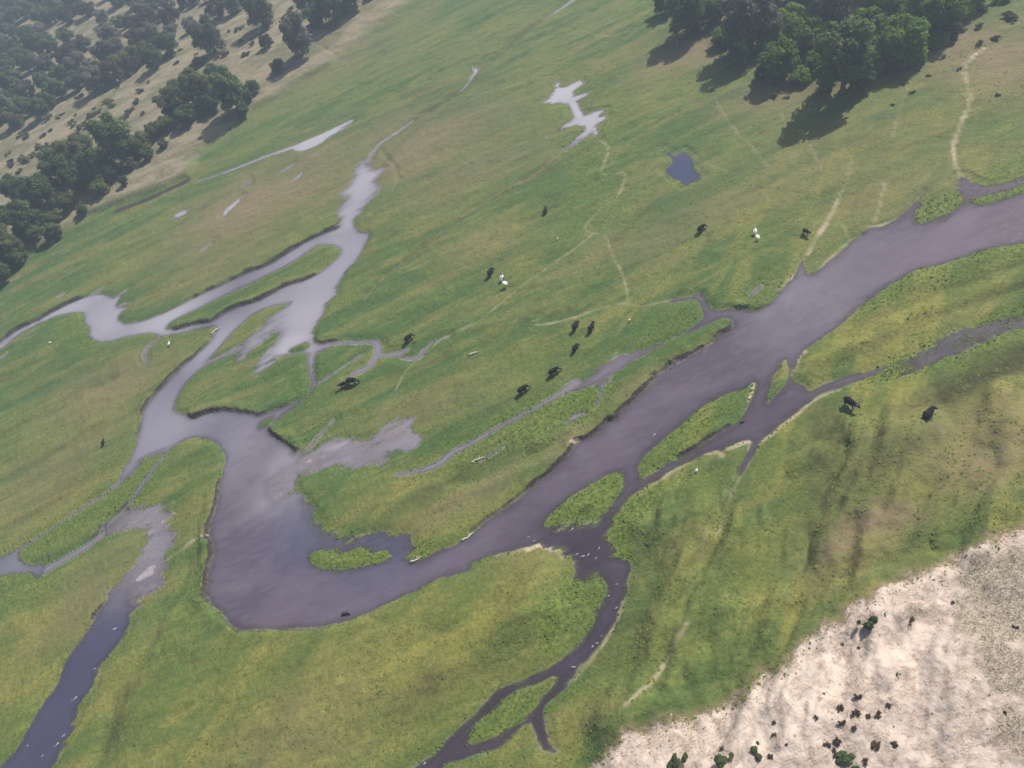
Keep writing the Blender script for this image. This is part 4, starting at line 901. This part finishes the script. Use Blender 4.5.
def buffalo_meshes(graze):
    hd = [(1.02, 0, 1.16), (1.32, 0, .78 if graze else 1.24), (1.56, 0, .36 if graze else 1.10), (1.74, 0, .16 if graze else .92)]
    v = [(0, 0, .98), (-.45, 0, 1.0), (-.85, 0, 1.04), (.42, 0, 1.06), (.78, 0, 1.16)] + hd
    e = [(0, 1), (1, 2), (0, 3), (3, 4), (4, 5), (5, 6), (6, 7), (7, 8)]
    r = [(.46, .46), (.44, .44), (.32, .32), (.44, .46), (.36, .38), (.27, .28), (.2, .2), (.15, .15), (.10, .09)]
    def add(p, rad, to): v.append(p); r.append(rad); e.append((to, len(v) - 1)); return len(v) - 1
    for sy in (-1, 1):
        a = add((.62, sy * .2, .72), .17, 3); b = add((.64, sy * .21, .38), .095, a); c = add((.62, sy * .21, .08), .075, b); add((.68, sy * .21, .02), .085, c)
        a = add((-.68, sy * .22, .74), .19, 1); b = add((-.74, sy * .22, .44), .105, a); c = add((-.82, sy * .22, .34), .085, b); c = add((-.76, sy * .22, .08), .07, c); add((-.69, sy * .22, .02), .085, c)
        h = hd[1]; i = 6; a = add((h[0] - .02, sy * .28, h[2] + .02), .05, i); add((h[0] - .06, sy * .42, h[2] - .06), .025, a)     # ears
    a = add((-1.08, 0, 1.02), .05, 2); b = add((-1.2, 0, .72), .03, a); add((-1.19, 0, .45), .045, b)
    body = skinned('buffalo_body', v, e, r, M_HIDE)
    h = hd[1]; hn = []
    for sy in (-1, 1):
        bm = bmesh.new(); tube(bm, [(h[0] + .02, sy * .04, h[2] + .22), (h[0] + .04, sy * .24, h[2] + .2), (h[0] + .02, sy * .42, h[2] + .1), (h[0] - .04, sy * .5, h[2] + .22), (h[0] - .06, sy * .42, h[2] + .38)], [.1, .085, .065, .045, .012], 7); hn.append(bm_mesh('horn', bm, M_HORN))
    return body, hn
BUF = [buffalo_meshes(False), buffalo_meshes(True)]
def put_buffalo(px, py, dx, dy, graze, sc, label, cat='buffalo'):
    c = at(px, py, 0); z = ground_z(c[0], c[1]); c = at(px, py, z + .75 * sc); z = ground_z(c[0], c[1])
    c2 = at(px + dx, py + dy, z + .75 * sc); rz = math.atan2(c2[1] - c[1], c2[0] - c[0])
    o = empty('buffalo', (c[0], c[1], z - .01), rz, sc * .9); b, h = BUF[graze]
    child('body', b, o); child('horn', h[0], o); child('horn', h[1], o); return tag(o, label, cat, 'black buffalo grazing on the meadow')
for a in [
 (575,326,3,-5,1,1.0,'black buffalo, upper left of the three standing close together mid-meadow'), (591,328,3,-5,0,1.0,'black buffalo, upper right of the three standing close together mid-meadow'),
 (575,348,2,-3,1,.85,'smaller black buffalo, lowest of the three standing close together mid-meadow'), (553,371,4,-2,1,1.05,'black buffalo just below and left of the close group of three'),
 (522,389,4,-2,1,1.05,'black buffalo nearest the narrow stream, lower left of the group of three'), (408,338,4,-3,1,1.0,'black buffalo above the forked rivulet left of the meadow centre'),
 (351,381,5,-1,1,1.15,'larger of two black buffalo touching each other beside the rivulet'), (343,384,-4,2,0,.85,'smaller of two black buffalo touching each other beside the rivulet'),
 (103,443,1,-3,0,.65,'small black buffalo calf alone on the left meadow'), (490,272,2,-3,1,1.05,'black buffalo beside the pair of white birds'),
 (545,210,1,-2,0,.9,'black buffalo alone high on the meadow above the pair of white birds'), (701,228,3,-2,1,.95,'black buffalo below the blue pool'),
 (806,231,3,2,0,.8,'black buffalo by the sandy trail leading down to the river'), (850,402,3,2,0,1.15,'black buffalo near the junction of the narrow side stream, lower right meadow'),
 (928,416,3,-5,1,1.2,'largest looking black buffalo, farthest right on the lower right meadow')]:
    put_buffalo(*a)

# ---------------------------------------------------------------- white birds
def egret_mesh():
    v = [(0, 0, .55), (-.18, 0, .5), (-.38, 0, .42), (.14, 0, .62), (.2, 0, .78), (.13, 0, .92), (.2, 0, 1.0), (.28, 0, .99)]
    e = [(0, 1), (1, 2), (0, 3), (3, 4), (4, 5), (5, 6), (6, 7)]
    b = skinned('egret_body', v, e, [.14, .13, .04, .08, .04, .035, .05, .03], M_WHITE)
    parts = [('body', b)]
    for s_ in (-1, 1):
        bm = bmesh.new(); tube(bm, [(0, s_ * .06, .48), (-.02, s_ * .06, .25), (0, s_ * .06, .01), (.08, s_ * .06, 0)], [.016, .014, .012, .01], 5); parts.append(('leg', bm_mesh('egret_leg', bm, M_LEGB)))
        bm = bmesh.new(); tube(bm, [(.1, s_ * .11, .6), (-.1, s_ * .17, .55), (-.35, s_ * .1, .45), (-.52, s_ * .04, .4)], [.05, .1, .08, .015], 8); parts.append(('wing', bm_mesh('egret_wing', bm, M_WHITE)))
    bm = bmesh.new(); tube(bm, [(.28, 0, .99), (.36, 0, .975), (.44, 0, .955)], [.02, .013, .003], 6)
    parts.append(('beak', bm_mesh('egret_beak', bm, M_BEAK))); return parts
EG = egret_mesh()
def put_egret(px, py, sc, label, group=None, rz=None):
    c = at(px, py, 0); z = max(0.0, ground_z(c[0], c[1])); c = at(px, py, z + .5 * sc); z = max(ground_z(c[0], c[1]), -.2)
    o = empty('egret', (c[0], c[1], z), rng.uniform(0, 6.28) if rz is None else rz, sc)
    for n_, me_ in EG: child(n_, me_, o)
    return tag(o, label, 'bird', group)
put_egret(502.5, 277, 1.6, 'upper of the pair of large white birds beside a black buffalo', 'pair of white birds', .4); put_egret(504, 283, 1.75, 'lower of the pair of large white birds beside a black buffalo', 'pair of white birds', 2.2)
put_egret(755, 230, 1.5, 'upper of two white bird shapes added for window glare between the blue pool and the river', 'white shapes added for window glare', 1.0); put_egret(757, 236, 1.45, 'lower of two white bird shapes added for window glare between the blue pool and the river', 'white shapes added for window glare', 1.6)  # bird shapes added in place of a window glare spot
for px, py, sc, lb in ((697,470,.8,'small white bird on the point of grass below the long island'), (49,342,.8,'small white bird on the left meadow below the upper river'), (169,343,1.2,'white bird on the grass just below the upper left river fork'),
                       (558,238,.7,'tiny white bird below the black buffalo high on the meadow'), (630,320,.75,'tiny white bird in the grass right of the three close buffalo')):
    put_egret(px, py, sc, lb)

# ---------------------------------------------------------------- driftwood
M_WOODP = simple_mat('bleached_wood', (.42, .36, .29), (.58, .51, .43), 5.0, .85, .5); M_WOODD = simple_mat('wet_dark_wood', (.022, .018, .015), (.05, .04, .033), 5.0, .5, .5)
def log(px, py, length_px, dx, dy, label, mat, r=.16, name='driftwood_log', seed=0):
    rs = np.random.default_rng(seed); c = at(px, py, 0); z = max(ground_z(c[0], c[1]), -.05); c = at(px, py, z); z = max(ground_z(c[0], c[1]), -.05)
    c2 = at(px + dx, py + dy, z); rz = math.atan2(c2[1] - c[1], c2[0] - c[0]); L = length_px / px_per_m(c)
    bm = bmesh.new(); xs = np.linspace(-.5, .5, 7)
    p = [(x * L, rs.normal(0, .04) * L, r * .7 + rs.normal(0, .03)) for x in xs]
    tube(bm, p, [r * q for q in (1.0, 1.1, .95, .9, .75, .6, .3)], 8)
    me_ = bm_mesh('log', bm, mat); bm = bmesh.new()
    tube(bm, [p[3], (p[3][0] + .12 * L, p[3][1] + .1 * L, r * 1.6), (p[3][0] + .2 * L, p[3][1] + .22 * L, r * 1.9)], [r * .5, r * .35, r * .1], 6)
    b2 = bmesh.new(); tube(b2, [p[1], (p[1][0] - .05 * L, p[1][1] - .12 * L, r * 2.2)], [r * .4, r * .12], 6)
    o = empty(name, (c[0], c[1], z), rz); st = child('stem', me_, o); child('branch', bm_mesh('branch', bm, mat), st); child('branch', bm_mesh('branch', b2, mat), st); return tag(o, label, 'driftwood')
log(474, 354, 10, 4, -1.5, 'pale driftwood log in the grass left of the lower buffalo', M_WOODP, .2, seed=1)
log(478, 460, 14, 5, -2, 'pale driftwood log by the thin stream in the middle meadow', M_WOODP, .16, seed=2)
log(468, 537, 15, 4, -3, 'bleached driftwood log on the near side of the river bank at the bend', M_WOODP, .16, seed=3)
log(416, 560, 13, 4, -2, 'bleached driftwood log stranded in the shallows at the river bend', M_WOODP, .15, seed=4)
log(347, 614, 9, 4, 0, 'dark wet snag sticking out of the water by the lower bank of the bend', M_WOODD, .26, 'driftwood_snag', seed=5)
log(216, 331, 11, 3, -2, 'sandy tangle of pale driftwood at the tip of the upper left river fork', M_WOODP, .2, seed=6)
log(743, 422, 5, 3, -1, 'small dark snag in the channel beside the long island', M_WOODD, .2, 'driftwood_snag', seed=7)

# ---------------------------------------------------------------- foam
M_FOAM = simple_mat('foam', (.20, .20, .23), (.32, .32, .35), 6.0, .8, .4)
def foam_mesh(seed):
    rs = np.random.default_rng(seed); bm = bmesh.new()
    for _ in range(6):
        g = bmesh.ops.create_icosphere(bm, subdivisions=1, radius=rs.uniform(.12, .26)); o = Vector((rs.normal(0, .24), rs.normal(0, .12), .01))
        for q in g['verts']: q.co = Vector((q.co.x * 1.3, q.co.y, q.co.z * .35)) + o
    return bm_mesh('foam', bm, M_FOAM)
FOAM = [foam_mesh(i) for i in (1, 2, 3)]
def put_foam(px, py, sc, label, group):
    c = at(px, py, 0.0); o = bpy.data.objects.new('foam_clump', FOAM[int(rng.integers(3))]); C.objects.link(o)
    o.location = (c[0], c[1], 0.0); o.scale = (sc * .62, sc * .5, sc * .3); o.rotation_euler = (0, 0, rng.uniform(-.4, .6)); tag(o, label, 'foam', group)
for px, py, s_ in ((114,629,1.5),(94,669,1.0),(75,698,1.5),(57,744,1.4),(63,736,1.1),(27,746,.9),(42,756,.8)): put_foam(px, py, s_, 'pale foam clump drifting on the dark channel at the lower left', 'foam on the lower left channel')
for px, py, s_ in ((572,529,1.1),(577,554,.9),(583,556,1.1),(588,555,.9),(596,558,.7),(528,537,.8),(534,541,.7),(599,548,.8)): put_foam(px, py, s_, 'pale foam clump at the river junction below the small round island', 'foam at the river junction')
for px, py, s_ in ((617,584,.7),(616,608,.8),(608,596,.8),(601,636,.6),(597,643,.8),(592,647,.9),(573,667,1.0),(424,764,1.0)): put_foam(px, py, s_, 'small pale foam clump in the narrow lower side channel', 'foam in the lower side channel')
put_foam(654, 435, 1.1, 'single pale foam clump in the river just left of the long island', None)

# ---------------------------------------------------------------- haze
def build_haze():
    lo = ALL.min(0) - 40; hi = ALL.max(0) + 40
    bm = bmesh.new(); bmesh.ops.create_cube(bm, size=1.0)
    mt, nt, out = new_mat('air'); p = N(nt, 'ShaderNodeVolumePrincipled')
    p.inputs['Color'].default_value = (.66, .83, 1.0, 1); p.inputs['Density'].default_value = .00060; p.inputs['Anisotropy'].default_value = .25
    nt.links.new(p.outputs[0], out.inputs['Volume'])
    me_ = bpy.data.meshes.new('haze'); bm.to_mesh(me_); bm.free(); me_.materials.append(mt)
    o = bpy.data.objects.new('haze', me_); C.objects.link(o); z0, z1 = float(V[:, 2].min()) - 1, 112.0
    o.location = ((lo[0] + hi[0]) / 2, (lo[1] + hi[1]) / 2, (z0 + z1) / 2); o.scale = (hi[0] - lo[0], hi[1] - lo[1], z1 - z0)
    o['kind'] = 'stuff'; tag(o, 'thin bluish haze over the whole floodplain', 'haze')
build_haze()
